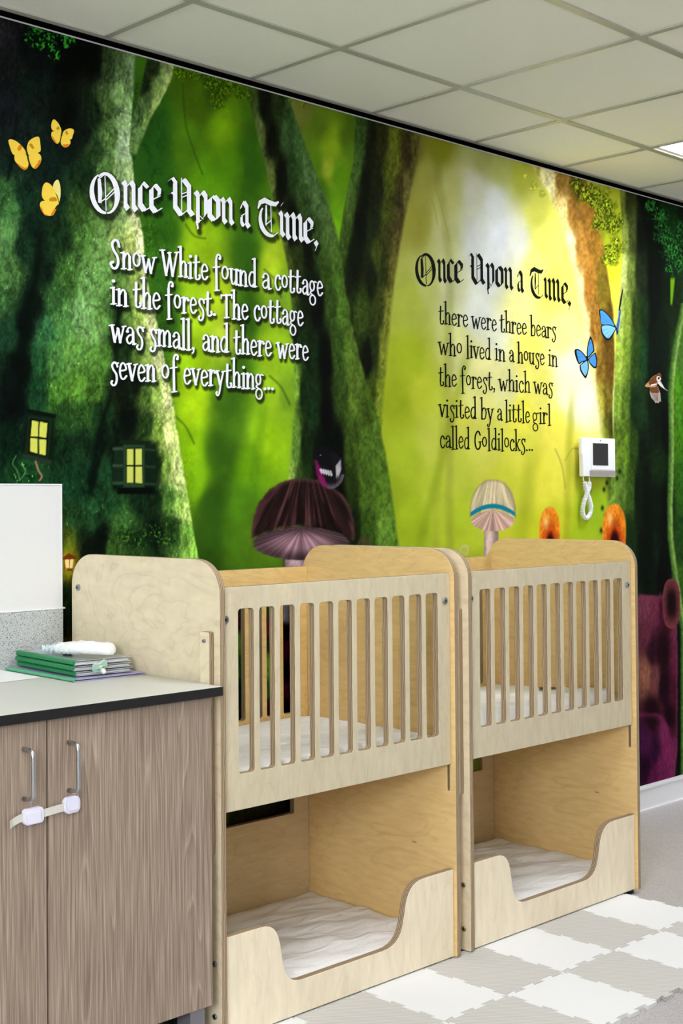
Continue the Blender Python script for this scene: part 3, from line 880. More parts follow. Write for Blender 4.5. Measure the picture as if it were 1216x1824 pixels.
def interp_edge(pts, v):
    p = sorted(pts, key=lambda q: q[1])
    return np.interp(v, [q[1] for q in p], [q[0] for q in p])

def paint_mural(u, v):
    """printed colours (sRGB 0-255) at image pixels (u, v)"""
    wob = (fbm(u/40, v/40, 4, 1)-0.5)
    # ---- hazy glade behind the trees
    BG = [(380,160,(52,78,22)),(270,250,(34,72,22)),(255,300,(40,80,25)),(330,250,(72,112,20)),(400,220,(104,146,18)),(350,180,(70,100,16)),(425,300,(84,136,14)),
          (280,350,(44,92,20)),(300,420,(60,110,24)),(350,430,(150,190,28)),(370,330,(84,135,18)),(290,500,(58,104,26)),(275,440,(70,120,30)),(390,520,(172,202,36)),(335,470,(150,190,28)),
          (440,460,(58,104,22)),(442,300,(50,96,18)),(440,560,(64,112,22)),(350,560,(165,205,35)),(300,580,(60,105,25)),(330,640,(152,196,24)),(345,720,(166,206,26)),(410,600,(190,210,60)),
          (430,660,(96,146,30)),(340,800,(138,188,22)),(400,720,(80,124,28)),(385,800,(60,96,22)),(370,900,(50,82,20)),(365,970,(52,84,20)),(350,860,(126,178,24)),
          (480,620,(150,190,34)),(490,700,(154,194,36)),(470,780,(150,196,26)),(440,830,(108,162,22)),(430,900,(80,128,26)),(420,960,(70,110,24)),(450,960,(80,116,26)),(505,700,(120,160,40)),
          (420,760,(112,156,34)),(480,480,(170,198,40)),(500,520,(120,160,40)),
          (560,230,(92,120,30)),(540,200,(110,118,50)),(590,260,(128,160,30)),(600,310,(90,140,20)),(585,300,(150,170,46)),(560,290,(90,130,24)),(600,400,(112,170,26)),(620,250,(80,110,24)),(570,340,(70,110,22)),
          (735,270,(112,108,44)),(780,260,(124,130,30)),(760,310,(150,150,70)),(800,340,(176,178,110)),(860,280,(160,164,96)),(890,300,(170,176,100)),(930,310,(170,176,66)),
          (845,340,(196,198,176)),(880,360,(208,212,208)),(890,420,(217,221,224)),(850,430,(204,208,202)),(870,480,(212,216,216)),(920,430,(228,230,214)),(790,420,(184,188,128)),
          (745,400,(150,150,60)),(760,500,(178,184,104)),(800,500,(192,196,150)),(730,540,(164,176,70)),(850,560,(214,218,206)),(880,600,(222,224,196)),(820,620,(208,210,140)),
          (730,640,(160,178,40)),(750,700,(176,188,52)),(710,720,(150,166,36)),(720,820,(164,184,46)),(770,780,(186,196,76)),(700,880,(150,170,40)),(730,930,(160,184,40)),(850,700,(214,214,130)),
          (860,650,(222,220,150)),(920,560,(232,228,150)),(950,480,(236,232,130)),(970,420,(232,230,110)),(960,380,(206,208,90)),(985,520,(240,230,100)),(940,620,(236,228,110)),(1000,600,(244,236,140)),
          (1010,660,(246,240,196)),(1035,720,(246,242,206)),(1020,700,(246,242,200)),(960,690,(230,224,110)),(900,690,(220,218,150)),(930,740,(230,224,80)),(990,770,(236,226,90)),(870,780,(206,206,90)),
          (820,760,(204,204,84)),(810,840,(188,200,70)),(780,880,(180,198,60)),(820,930,(176,198,50)),(920,800,(214,212,80)),(930,880,(206,208,66)),(900,860,(200,206,64)),(960,850,(224,218,74)),(1000,860,(228,222,80)),
          (940,940,(196,204,46)),(1000,930,(206,212,50)),(1040,850,(170,180,50)),(1050,900,(150,184,36)),(1030,950,(170,196,40)),(1015,800,(232,222,90)),
          (1080,430,(150,160,36)),(1078,480,(204,212,44)),(1085,530,(226,228,70)),(1095,560,(214,222,84)),(1070,420,(120,130,30))]
    c = field(u, v, BG, 26, 44, 1.9)
    # soft far trunks in the haze
    for pts, wd, col, k in ([[(450,160),(440,320),(438,480),(434,620),(410,780),(372,990)], 24, (48,86,22), 0.62],
                            [[(285,150),(285,330),(283,470),(293,560)], 24, (40,84,26), 0.55],
                            [[(835,620),(800,760),(765,900),(740,1000)], 9, (130,150,34), 0.45],
                            [[(795,560),(788,760),(776,900)], 7, (150,164,50), 0.35],
                            [[(1018,700),(1012,820),(1008,960)], 7, (150,158,40), 0.5],
                            [[(950,800),(935,900),(925,960)], 14, (150,164,40), 0.45],
                            [[(470,700),(452,850),(430,990)], 10, (76,120,26), 0.35],
                            [[(770,240),(790,380),(800,470)], 8, (120,122,50), 0.3]):
        x = interp_edge(pts, v)+4*wob
        m = k*np.exp(-np.abs((u-x)/wd)**2.5)*sstep(pts[0][1]-30, pts[0][1]+50, v)
        c = c*(1-m[..., None])+np.array(col)*m[..., None]
    # soft light clumps
    cl = (fbm(u/30, v/38, 4, 3)-0.5)
    glade = ((u > 240) & (u < 640)).astype(np.float32)
    c = c*(1+(0.34*cl*glade+0.14*cl*(1-glade))[..., None])
    # thin bare twigs in the haze
    def twig(c, pts, wd, col, k):
        P = smooth_pts(pts, 6)
        d = np.full(u.shape, 1e6, np.float32)
        for a, b in zip(P, P[1:]):
            ax, ay = a; bx, by = b
            L = (bx-ax)**2+(by-ay)**2+1e-6
            t = np.clip(((u-ax)*(bx-ax)+(v-ay)*(by-ay))/L, 0, 1)
            d = np.minimum(d, np.hypot(u-ax-t*(bx-ax), v-ay-t*(by-ay)))
        m = k*np.exp(-(d/wd)**2)
        return c*(1-m[..., None])+np.array(col)*m[..., None]
    for pts in ([(325,150),(330,220),(345,270),(360,310)], [(330,400),(345,420),(365,425)], [(310,740),(330,760),(345,790)], [(470,480),(490,500),(500,530)], [(480,670),(500,690),(515,720)]):
        c = twig(c, pts, 2.0, (40,66,20), 0.5)
    for pts in ([(760,300),(780,350),(800,430)], [(988,800),(1000,830),(1006,870)], [(1006,820),(1018,800),(1030,800)], [(745,330),(770,360),(778,400)]):
        c = twig(c, pts, 1.6, (150,150,60), 0.5)

    barkc = fbm(u/7+6*wob, v/26, 5, 2); barkf = fbm(u/3.2, v/6, 4, 4)
    ridge = 1-np.abs(2*fbm(u/14+3*wob, v/40, 4, 5)-1)
    def trunk(c, Lp, Rp, S, su, sv, soft=(2.5, 2.5), amp=0.45, v0=-50, v1=1500, jag=2.0):
        v_ = v
        xl = interp_edge(Lp, v_)+jag*2*wob; xr = interp_edge(Rp, v_)+jag*2*(barkc-0.5)
        m = sstep(-soft[0], soft[0], u-xl)*sstep(-soft[1], soft[1], xr-u)*sstep(v0-3, v0+3, v_)*sstep(-v1-3, -v1+3, -v_)
        sel = m > 0.002
        f = field(u[sel], v[sel], S, su, sv, 2.2)
        tex = 1+amp*((barkc[sel]-0.5)*1.1+(barkf[sel]-0.5)*1.5+(ridge[sel]-0.72)*0.8)
        f = np.clip(f*tex[..., None], 0, 255)
        c = c.copy(); ms = m[sel][..., None]
        c[sel] = c[sel]*(1-ms)+f*ms
        return c

    # ---- right side: dark wood behind trunk four
    RS = [(1160,380,(8,14,8)),(1190,380,(20,48,18)),(1205,430,(26,60,26)),(1216,390,(14,30,14)),(1170,450,(8,16,10)),(1165,520,(7,14,9)),(1190,520,(16,30,14)),(1200,560,(24,40,16)),(1180,600,(12,26,14)),
          (1170,680,(10,20,14)),(1165,760,(14,26,14)),(1185,760,(8,14,10)),(1172,830,(22,42,16)),(1170,900,(12,24,14)),(1185,900,(8,14,10)),(1165,980,(16,32,18)),(1150,1020,(12,22,14)),(1180,1020,(8,12,9)),
          (1212,620,(76,118,44)),(1210,700,(74,132,26)),(1212,780,(70,126,24)),(1213,860,(50,96,26)),(1212,960,(36,72,24)),(1216,1050,(60,100,34)),(1208,1150,(10,18,12)),(1208,1300,(9,14,12)),(1160,1200,(12,14,12))]
    m = sstep(1118, 1135, u+2*wob)
    f = field(u, v, RS, 10, 40, 2.2)*(1+0.5*(barkc-0.5)+0.6*(barkf-0.5))[..., None]
    c = c*(1-m[..., None])+np.clip(f, 0, 255)*m[..., None]
    # bright wedge between the dark stems
    m = sstep(-1.5, 1.5, u-(1193+0.005*(v-490)))*sstep(-1.5, 1.5, (1202-(v-490)*0.11)-u)*sstep(490, 500, v)*sstep(-548, -538, -v)
    c = c*(1-m[..., None])+np.array((118,172,24))*m[..., None]
    # thin mossy stem at the far right
    xs = interp_edge([(1216,545),(1206,600),(1198,650),(1194,700),(1195,800),(1192,900),(1193,960),(1202,1030),(1216,1120)], v)
    dx = u-xs
    m = sstep(-7, -2, dx)*sstep(-7, -3, -dx+0)*1.0*(v > 540)
    f = np.stack([70+70*sstep(-3, 4, dx), 110+62*sstep(-3, 4, dx), 48+36*sstep(-3, 4, dx)], -1)*(1+0.6*(barkf-0.5))[..., None]
    c = c*(1-m[..., None])+f*m[..., None]

    # ---- brown sunlit trunk
    c = trunk(c, [(938,285),(955,310),(978,345),(1000,400),(1018,470),(1035,560),(1050,640),(1062,700),(1075,780),(1082,860),(1085,990)],
              [(1035,300),(1050,340),(1062,390),(1074,440),(1084,500),(1092,560),(1094,640),(1090,720),(1092,790),(1092,990)],
              [(948,300,(190,180,90)),(975,330,(246,236,176)),(1000,320,(140,110,48)),(1025,330,(96,80,26)),(1000,380,(226,200,130)),(1020,380,(140,102,42)),(1045,380,(128,92,36)),(1014,440,(240,222,160)),
               (1035,440,(154,112,48)),(1060,440,(136,100,36)),(1030,520,(236,214,150)),(1048,510,(150,104,40)),(1072,510,(110,94,30)),(1042,590,(236,214,150)),(1058,580,(146,104,40)),(1082,590,(84,66,22)),(1054,650,(224,204,120)),
               (1068,650,(132,102,36)),(1085,650,(96,70,26)),(1068,720,(170,160,60)),(1080,710,(112,100,34)),(1078,780,(110,120,36)),(1088,760,(70,72,24)),(1086,850,(80,100,34)),(1084,940,(110,140,50))],
              7, 30, (7, 2.0), 0.34, 270, 1100, 1.5)
    # ---- green trunk beside it
    c = trunk(c, [(1103,330),(1106,400),(1108,450),(1104,520),(1098,570),(1094,640),(1092,720),(1092,790),(1088,860),(1080,940),(1078,1010)],
              [(1128,335),(1150,420),(1152,480),(1154,560),(1152,640),(1152,740),(1158,860),(1165,1000)],
              [(1108,350,(88,98,36)),(1118,360,(40,46,20)),(1112,420,(116,130,60)),(1125,420,(58,66,30)),(1140,420,(14,18,12)),(1110,490,(160,170,100)),(1122,490,(96,112,48)),(1140,490,(28,36,20)),(1104,560,(160,176,84)),
               (1116,560,(118,140,50)),(1132,560,(44,60,24)),(1146,560,(24,44,20)),(1102,640,(146,166,66)),(1114,640,(108,134,44)),(1130,640,(44,66,24)),(1146,640,(26,58,30)),(1100,720,(120,150,54)),(1112,720,(86,112,38)),
               (1130,720,(22,40,20)),(1146,720,(28,50,26)),(1098,800,(96,124,40)),(1112,800,(92,122,36)),(1128,800,(40,62,22)),(1144,800,(14,26,14)),(1094,870,(104,134,50)),(1108,860,(88,116,44)),(1122,880,(60,88,30)),
               (1136,880,(14,26,14)),(1086,950,(130,160,70)),(1100,950,(70,98,34)),(1120,960,(24,44,20)),(1150,900,(10,18,12)),(1150,980,(10,18,12))],
              7, 34, (1.6, 5), 0.40, 300, 1100, 1.2)

    # ---- the forked trunk in the middle
    c = trunk(c, [(632,190),(632,230),(628,290),(618,340),(610,380),(603,430),(600,500),(610,600),(640,700)],
              [(748,235),(742,290),(728,350),(716,410),(706,470),(698,530),(692,600),(684,680),(678,760),(676,850)],
              [(642,240,(54,78,34)),(634,300,(64,92,40)),(622,360,(72,98,40)),(612,410,(60,84,30)),(660,260,(26,32,16)),(650,330,(18,22,12)),(640,400,(14,18,10)),(630,460,(16,22,10)),(680,250,(44,44,20)),(690,310,(74,84,26)),(702,270,(92,100,30)),
               (672,330,(30,34,16)),(664,400,(30,38,16)),(690,370,(66,74,24)),(672,450,(60,72,24)),(660,500,(22,28,12)),(648,560,(52,70,24)),(690,440,(62,62,24)),(725,270,(58,52,26)),(738,270,(90,86,40)),(715,340,(64,58,30)),
               (722,340,(96,92,46)),(706,410,(80,72,36)),(698,480,(92,90,36)),(684,480,(48,54,20)),(690,550,(112,116,44)),(674,560,(54,64,22)),(684,620,(120,128,44)),(666,620,(36,46,18)),(676,700,(112,128,40)),(655,640,(12,16,10)),
               (662,690,(60,76,24)),(672,780,(104,124,38))],
              9, 34, (2, 4), 0.42, 150, 900, 2.0)
    c = trunk(c, [(436,140),(444,180),(458,240),(474,310),(490,370),(502,430),(512,480),(520,560),(522,640),(524,720),(520,790),(512,860),(504,930),(498,1300)],
              [(508,158),(518,190),(540,250),(562,310),(582,360),(598,410),(608,460),(616,520),(626,580),(640,640),(660,700),(676,760),(690,830),(700,900),(712,990),(720,1100)],
              [(448,170,(60,78,34)),(462,240,(84,100,50)),(480,320,(92,108,50)),(500,420,(84,96,44)),(470,190,(20,24,14)),(484,250,(18,22,12)),(500,320,(15,19,10)),(520,400,(14,16,9)),(496,190,(40,52,26)),(510,230,(52,76,40)),(530,260,(62,92,48)),(522,300,(40,62,30)),
               (548,310,(72,98,56)),(540,350,(50,72,34)),(568,360,(76,104,58)),(560,420,(50,72,30)),(590,420,(74,98,46)),(550,440,(14,18,9)),(600,480,(70,100,36)),(580,480,(52,74,26)),(530,470,(40,52,22)),(520,500,(70,86,30)),(545,520,(20,30,14)),
               (565,540,(9,12,8)),(590,540,(48,70,26)),(608,550,(74,106,36)),(535,600,(24,42,18)),(555,640,(22,40,18)),(580,640,(8,11,8)),(600,620,(50,72,26)),(622,620,(80,106,38)),(526,690,(110,146,50)),(540,700,(24,42,20)),(560,730,(24,46,22)),
               (580,740,(8,11,8)),(606,700,(48,68,26)),(632,700,(84,110,38)),(655,730,(64,86,28)),(528,780,(90,124,48)),(542,790,(22,38,18)),(570,800,(12,18,11)),(600,800,(9,13,8)),(625,790,(60,82,28)),(655,790,(74,102,34)),(672,800,(80,108,38)),
               (516,860,(130,160,70)),(530,880,(40,60,26)),(600,880,(9,12,8)),(625,870,(38,54,20)),(650,870,(66,92,30)),(680,870,(78,108,34)),(630,940,(20,30,14)),(655,950,(56,82,28)),(685,940,(96,132,48)),(700,960,(92,130,44)),(560,960,(12,14,10)),(520,960,(60,90,28))],
              9, 34, (2.5, 3.0), 0.42, 100, 1400, 2.0)

    # ---- great mossy house-tree on the left
    T1 = [(5,60,(30,30,32)),(10,110,(24,26,26)),(60,150,(18,30,24)),(60,90,(12,16,14)),(120,110,(10,12,11)),(165,110,(10,13,10)),(195,120,(48,64,36)),(215,120,(92,118,72)),(232,130,(112,140,92)),(215,170,(112,144,88)),(228,210,(134,164,112)),
          (190,190,(66,90,46)),(168,200,(22,34,20)),(120,200,(12,16,12)),(140,240,(16,24,18)),(195,250,(84,116,60)),(222,260,(158,182,140)),(232,250,(150,176,130)),(172,270,(40,62,32)),(190,300,(80,112,58)),(215,310,(136,164,106)),(236,320,(170,192,130)),
          (150,310,(24,44,24)),(120,260,(15,28,22)),(85,300,(17,32,26)),(40,240,(22,34,30)),(15,200,(26,30,32)),(10,290,(22,36,30)),(8,340,(52,88,48)),(20,370,(60,100,52)),(10,420,(84,126,70)),(18,480,(78,118,62)),(5,540,(54,90,48)),(15,590,(28,56,36)),
          (40,350,(22,44,30)),(60,400,(16,34,24)),(95,360,(20,40,28)),(45,440,(24,48,30)),(75,480,(18,38,24)),(110,420,(26,48,26)),(140,380,(50,78,34)),(150,420,(72,110,50)),(180,380,(84,116,58)),(215,370,(126,156,92)),(242,380,(206,216,150)),(180,440,(104,144,76)),
          (205,430,(134,162,88)),(232,440,(160,176,96)),(250,440,(222,230,170)),(258,480,(220,230,160)),(240,490,(130,156,74)),(215,490,(84,116,54)),(190,490,(96,138,70)),(120,500,(66,106,46)),(155,510,(104,150,80)),(95,530,(50,86,44)),(62,545,(12,24,16)),(45,580,(10,20,15)),
          (80,590,(54,104,62)),(110,570,(76,122,62)),(145,560,(122,168,100)),(165,590,(116,162,90)),(185,570,(92,134,64)),(200,560,(54,84,40)),(214,545,(20,36,20)),(228,560,(92,124,54)),(245,560,(138,164,76)),(262,540,(206,216,140)),(270,580,(212,222,150)),
          (210,600,(18,32,18)),(225,620,(28,48,24)),(245,630,(80,108,44)),(262,640,(140,166,80)),(282,640,(218,226,160)),(40,650,(8,16,13)),(25,720,(10,18,15)),(68,640,(36,76,44)),(95,640,(76,124,62)),(130,630,(94,140,64)),(160,640,(90,136,58)),(185,640,(74,114,46)),
          (200,680,(40,64,28)),(70,700,(28,62,36)),(100,700,(72,118,44)),(140,690,(88,134,48)),(170,690,(66,102,38)),(215,690,(15,24,15)),(240,680,(16,26,15)),(262,700,(74,102,42)),(278,700,(140,168,78)),(298,700,(222,230,156)),(110,740,(40,72,32)),(150,740,(44,78,34)),
          (180,740,(26,50,26)),(30,790,(14,34,22)),(50,830,(28,68,36)),(110,800,(20,42,24)),(150,790,(24,48,28)),(190,780,(18,34,22)),(230,750,(10,17,12)),(260,760,(40,60,28)),(282,770,(116,146,58)),(300,770,(216,226,146)),(312,760,(196,212,120)),(280,830,(30,48,22)),
          (296,830,(120,152,64)),(312,830,(204,222,136)),(324,850,(206,226,140)),(120,860,(24,56,34)),(150,860,(20,46,28)),(180,850,(26,56,32)),(130,920,(34,64,34)),(120,960,(58,76,24)),(160,920,(36,72,40)),(200,890,(32,66,36)),(215,930,(56,94,44)),(250,890,(20,40,24)),
          (275,890,(22,40,22)),(300,890,(70,106,44)),(320,900,(150,190,90)),(332,910,(190,222,120)),(150,965,(18,34,22)),(182,960,(12,20,14)),(200,970,(60,92,40)),(240,960,(40,66,30)),(275,950,(16,30,18)),(310,950,(50,82,36)),(330,950,(120,170,70)),(345,980,(150,204,84)),
          (118,1010,(70,74,20)),(115,1060,(26,40,18)),(118,1120,(20,28,14)),(120,1150,(60,46,14)),(200,1100,(22,40,22)),(300,1100,(24,44,22)),(360,1100,(60,100,30))]
    c = trunk(c, [(-200,-50),(-200,1500)],
              [(243,85),(238,150),(233,215),(233,260),(238,320),(246,370),(254,420),(257,470),(266,520),(276,560),(286,610),(297,660),(305,700),(314,760),(322,810),(330,860),(338,910),(346,960),(354,1000),(380,1100),(390,1300)],
              T1, 13, 20, (3, 2.2), 0.5, -50, 1500, 1.0)
    # its fork
    c = trunk(c, [(262,100),(252,150),(242,190),(234,215),(230,260)],
              [(312,105),(305,140),(294,165),(280,190),(268,210),(256,240),(244,270)],
              [(255,150,(30,42,22)),(275,120,(34,46,22)),(296,120,(120,140,84)),(306,120,(150,166,104)),(285,150,(104,130,70)),(298,155,(168,180,110)),(262,185,(72,98,52)),(275,190,(140,160,92)),(248,215,(70,98,54)),(260,222,(120,150,80)),(240,240,(90,120,66))],
              9, 14, (2, 2.5), 0.5, 90, 275, 1.0)
    # pale scuffs and dark fissures in the moss
    left = sstep(-380, -300, -u-0.25*(1000-v)*0.3)
    sp = sstep(0.69, 0.80, fbm(u/2.6, v/4.5, 3, 6))*sstep(0.45, 0.62, fbm(u/26, v/30, 3, 0))
    c = c+left[..., None]*sp[..., None]*np.array((46, 52, 32))*np.clip(c.mean(-1, keepdims=True)/70, 0.1, 1.2)
    fi = sstep(0.90, 0.98, 1-np.abs(2*fbm(u/20+2*wob, v/44, 4, 7)-1))
    c = c*(1-0.20*left*fi)[..., None]
    for pts, wd in ([[(72,420),(62,500),(45,560),(38,640),(30,720)], 9], [[(214,540),(208,580),(206,640),(198,700),(180,760),(160,860)], 6], [[(186,790),(172,830),(160,880)], 5], [[(30,200),(24,260),(14,320)], 3]):
        c = twig(c, pts, wd, (8, 16, 12), 0.7)

    # ---- foliage sprays
    def leaves(c, pts, rad, cols, dens, seed, sc=(3.0, 4.0), shade=0.55):
        d = np.full(u.shape, 1e6, np.float32)
        for a, b, r in pts: d = np.minimum(d, np.hypot((u-a)/(rad*r), (v-b)/(rad*r)))
        reg = sstep(-1.15, -0.55, -(d+0.7*(fbm(u/9, v/9, 3, seed)-0.5)*2))
        n = fbm(u/sc[0]+wob*5, v/sc[1], 3, seed+1); k = fbm(u/11, v/11, 3, seed+2)
        m = reg*sstep(dens, dens+0.16, n)
        col = np.array(cols[0])*(1-k[..., None])+np.array(cols[1])*k[..., None]
        sh = reg*shade
        c = c*(1-sh[..., None])+np.array(cols[2])*sh[..., None]
        return c*(1-m[..., None])+np.clip(col*(0.6+0.9*n[..., None]), 0, 255)*m[..., None]
    c = leaves(c, [(66,66,1),(85,80,.8),(98,96,.7),(122,72,.8),(110,60,.8),(92,58,.7)], 20, ((30,110,22),(60,150,50),(10,26,12)), 0.50, 0)
    c = leaves(c, [(325,128,.8),(350,132,.9),(378,148,1.1),(395,165,1.0),(415,150,1.1),(390,185,.6),(432,165,.8)], 20, ((54,88,10),(100,128,22),(40,62,8)), 0.44, 1, (2.0, 2.8), 0.65)
    c = leaves(c, [(540,182,.6),(520,175,.5)], 16, ((96,110,30),(120,130,40),(70,84,24)), 0.5, 3)
    c = leaves(c, [(1030,330,.8),(1045,345,1.0),(1062,350,1.1),(1076,370,1.1),(1088,400,1.2),(1094,440,1.1),(1085,460,.8),(1062,400,.6),(1040,310,.7)], 18, ((84,98,18),(170,184,40),(34,42,10)), 0.46, 2, (1.6, 3.0), 0.72)
    c = leaves(c, [(935,315,.6),(950,330,.7),(965,345,.5)], 14, ((150,156,50),(190,190,70),(140,150,50)), 0.48, 5)
    c = leaves(c, [(1162,365,.8),(1176,390,1.1),(1185,420,1.1),(1195,450,1.1),(1206,440,1.1),(1216,410,1.1),(1190,480,.6),(1216,470,.9)], 18, ((22,66,26),(56,132,50),(10,26,12)), 0.44, 4, (1.5, 3.2))
    c = leaves(c, [(250,960,.8),(280,950,.9),(300,930,.9),(300,960,.8),(220,955,.8)], 22, ((40,70,26),(70,112,40),(14,30,16)), 0.55, 6)
    c = leaves(c, [(30,850,.8),(55,850,.7),(40,830,.5)], 14, ((40,110,50),(110,170,80),(14,40,22)), 0.58, 2)
    for a, b in ((1050,872),(1075,872),(1080,860),(1072,905),(1078,918),(1070,945),(1102,840),(1098,852)):
        m = np.exp(-((u-a)/2.6)**2-((v-b)/4.5)**2); c = c*(1-m[..., None])+np.array((20, 34, 12))*m[..., None]

    # ---- printed house windows glowing in the tree, lantern, doorway
    def poly_mask(pts, soft=1.0):
        s = np.full(u.shape, 1e6, np.float32)
        P = np.array(pts, float)
        area = sum(P[i-1][0]*P[i][1]-P[i][0]*P[i-1][1] for i in range(len(P)))
        for i in range(len(P)):
            a, b = P[i-1], P[i]
            e = b-a; L = np.hypot(*e)
            d = (e[0]*(v-a[1])-e[1]*(u-a[0]))/L*(1 if area > 0 else -1)
            s = np.minimum(s, d)
        return sstep(-soft, soft, s)
    def fill(c, pts, col, k=1.0, soft=1.0, tex=0.25):
        m = poly_mask(pts, soft)*k
        f = np.array(col)*(1+tex*(barkf-0.5))[..., None]
        return c*(1-m[..., None])+f*m[..., None]
    c = fill(c, [(46,730),(99,740),(94,826),(40,816)], (14,26,16), 0.85, 5)
    c = fill(c, [(50,740),(92,746),(86,818),(44,811)], (28,42,28))
    c = fill(c, [(53,745),(87,750),(83,813),(50,808)], (10,18,12))
    for q in ([(56.5,749),(68,751),(67,778),(54,777)], [(70.5,751),(84,754),(82,780),(69,778)], [(53.5,780),(66.5,781.5),(66.5,808),(53,804)], [(69,782),(82,783.5),(81,811),(69.5,809)]):
        c = fill(c, q, (206,208,92), 1, 0.8, 0.06)
    c = fill(c, [(40,808),(92,820),(91,828),(40,815)], (40,52,40))
    c = fill(c, [(46,728),(99,738),(99,745),(47,735)], (12,22,14))
    c = fill(c, [(202,780),(280,788),(280,882),(198,872)], (10,18,12), 0.75, 6)
    c = fill(c, [(203,795),(219,793),(219,864),(201,865)], (24,42,28)); c = fill(c, [(258,793),(277,795),(278,866),(258,866)], (20,36,24))
    for a in (800, 830, 861): c = fill(c, [(200,a-3),(219,a-3),(219,a+2),(200,a+2)], (52,74,54)); c = fill(c, [(258,a-2),(277,a),(277,a+4),(258,a+3)], (40,58,42))
    c = fill(c, [(219,792),(257,792),(257,868),(219,868)], (44,66,44))
    c = fill(c, [(224,798),(253,798),(253,861),(224,861)], (14,24,14))
    for q in ([(225.5,799.5),(237,799.5),(237,828),(225.5,828)], [(240.5,799.5),(252,799.5),(252,828),(240.5,828)], [(225.5,831),(237,831),(237,860),(225.5,860)], [(240.5,831),(252.5,831),(253,861),(240.5,860)]):
        c = fill(c, q, (196,204,96), 1, 0.8, 0.06)
    c = fill(c, [(212,783),(268,786),(268,793),(212,791)], (24,38,26)); c = fill(c, [(210,869),(270,869),(272,880),(208,880)], (8,14,10))
    g = np.exp(-((u-122)/26)**2-((v-1000)/34)**2); c = c+g[..., None]*np.array((74,56,4))
    c = fill(c, [(112,993),(133,993),(130,1014),(117,1015)], (250,216,120), 1, 1.5, 0.1); c = fill(c, [(121,995),(126,995),(125,1012),(121,1012)], (255,246,214), 1, 1.5, 0)
    c = fill(c, [(110,994),(122,985),(136,993),(134,996),(112,997)], (110,54,16)); c = fill(c, [(117,1012),(130,1012),(128,1017),(119,1017)], (120,66,20))
    for a in (113, 122.5, 131): c = fill(c, [(a,996),(a+1.8,996),(a+1.4+(120-a)*.2,1013),(a+(120-a)*.2,1013)], (110,62,20))
    m = sstep(-1.1, -0.8, -np.hypot((u-165)/24, (v-990)/32))*(v > 950); c = c*(1-0.75*m[..., None])+np.array((12,18,14))*0.75*m[..., None]
    c = twig(c, [(63,822),(68,838),(74,848),(70,856)], 1.6, (190,130,110), 0.9)
    for pts in ([(35,855),(30,838),(22,826),(28,812)], [(35,855),(45,840),(38,828)]): c = twig(c, pts, 1.2, (90,140,80), 0.8)

    # ---- woodland floor things printed low on the wall, half hidden by the cots: a dark stump, toadstools, a plum boulder
    def blob(c, cx, cy, rx, ry, f, p=2.4, soft=0.05, rim=None):
        d = (np.abs((u-cx)/rx)**p+np.abs((v-cy)/ry)**p)**(1/p)
        m = sstep(-1-soft, -1+soft, -(d+0.05*(fbm(u/8, v/8, 3, 4)-0.5)))
        fc = f(d) if callable(f) else np.array(f)*np.ones(u.shape+(1,))
        if rim is not None:
            k = sstep(0.90, 1.0, d)[..., None]*0.7; fc = fc*(1-k)+np.array(rim)*k
        return c*(1-m[..., None])+fc*m[..., None]
    ang = np.arctan2(u-545, v-790); rad_ = np.hypot(u-545, v-790)
    fibre = fbm(ang*16+40, rad_/70, 4, 3)-0.5
    # a big dark bell toadstool: stem, pink gills, streaked cap
    c = blob(c, 532, 1030, 26, 90, lambda d: np.array((206,176,184))*(1-0.45*sstep(0.1, 1.0, np.abs((u-526)/26)))[..., None]*(0.85+0.3*barkf)[..., None], 3.0, 0.06, (120,84,92))
    gl = fbm(np.arctan2(u-536, (v-940)*3)*20+60, np.zeros_like(u), 3, 2)
    c = blob(c, 536, 968, 86, 30, lambda d: np.array((176,136,148))*(0.55+0.75*gl)[..., None]*(1-0.5*sstep(0.2, 0.9, d))[..., None], 2.0, 0.05)
    capcut = sstep(-4, 4, 962-26*np.clip(1-((u-536)/92)**2, 0, 1)+3*(fibre-0.0)*4-v)
    c_un = c
    c = blob(c, 539, 950, 91, 98, lambda d: np.array((36,23,23))*(1+1.6*fibre[..., None])+np.array((70,44,46))*sstep(0.58, 0.74, fbm(ang*22+40, rad_/90, 3, 1))[..., None]*0.55, 2.2, 0.03, (92,62,60))
    c = c*capcut[..., None]+c_un*(1-capcut[..., None])
    c = blob(c, 513, 1080, 18, 40, (150,150,150), 2.2, 0.08)
    for pts, wd, col in (([(636,972),(642,962),(650,958),(655,963),(654,970),(649,970),(647,965)], 2.2, (84,56,54)), ([(820,1010),(817,992),(821,976),(829,972),(833,980),(829,988),(824,984)], 1.8, (206,192,160))):
        c = twig(c, pts, wd, col, 0.95)
    # bird perched on the stump
    c = blob(c, 589, 838, 24, 33, lambda d: np.array((24,22,26))*(1+0.9*(barkf-0.5))[..., None]+np.array((70,66,70))*sstep(0.62, 0.95, d)[..., None]*(v > 845)[..., None], 2.0, 0.05)
    c = blob(c, 573, 812, 14, 17, (20,18,22), 2.0, 0.08)
    c = fill(c, [(560,820),(572,818),(580,858),(586,872),(574,866),(563,846)], (128,24,92), 0.9, 3, 0.4)
    c = fill(c, [(556,811),(562,812),(562,818)], (20,18,20)); c = fill(c, [(569,810),(571,810),(571,812),(569,812)], (150,150,160), 1, 0.8)
    for k in range(5): c = fill(c, [(568+4.5*k,836+k*0.6),(572+4.2*k,834+k),(575+4.2*k,842+k*1.2),(572+4.2*k,845+k)], (214,210,216), 0.9, 1)
    for k in range(3): c = fill(c, [(597+3*k,830-4*k),(600+3*k,826-4*k),(603+2*k,840-2*k),(598+2*k,852)], (190,188,192), 0.8, 1.2)
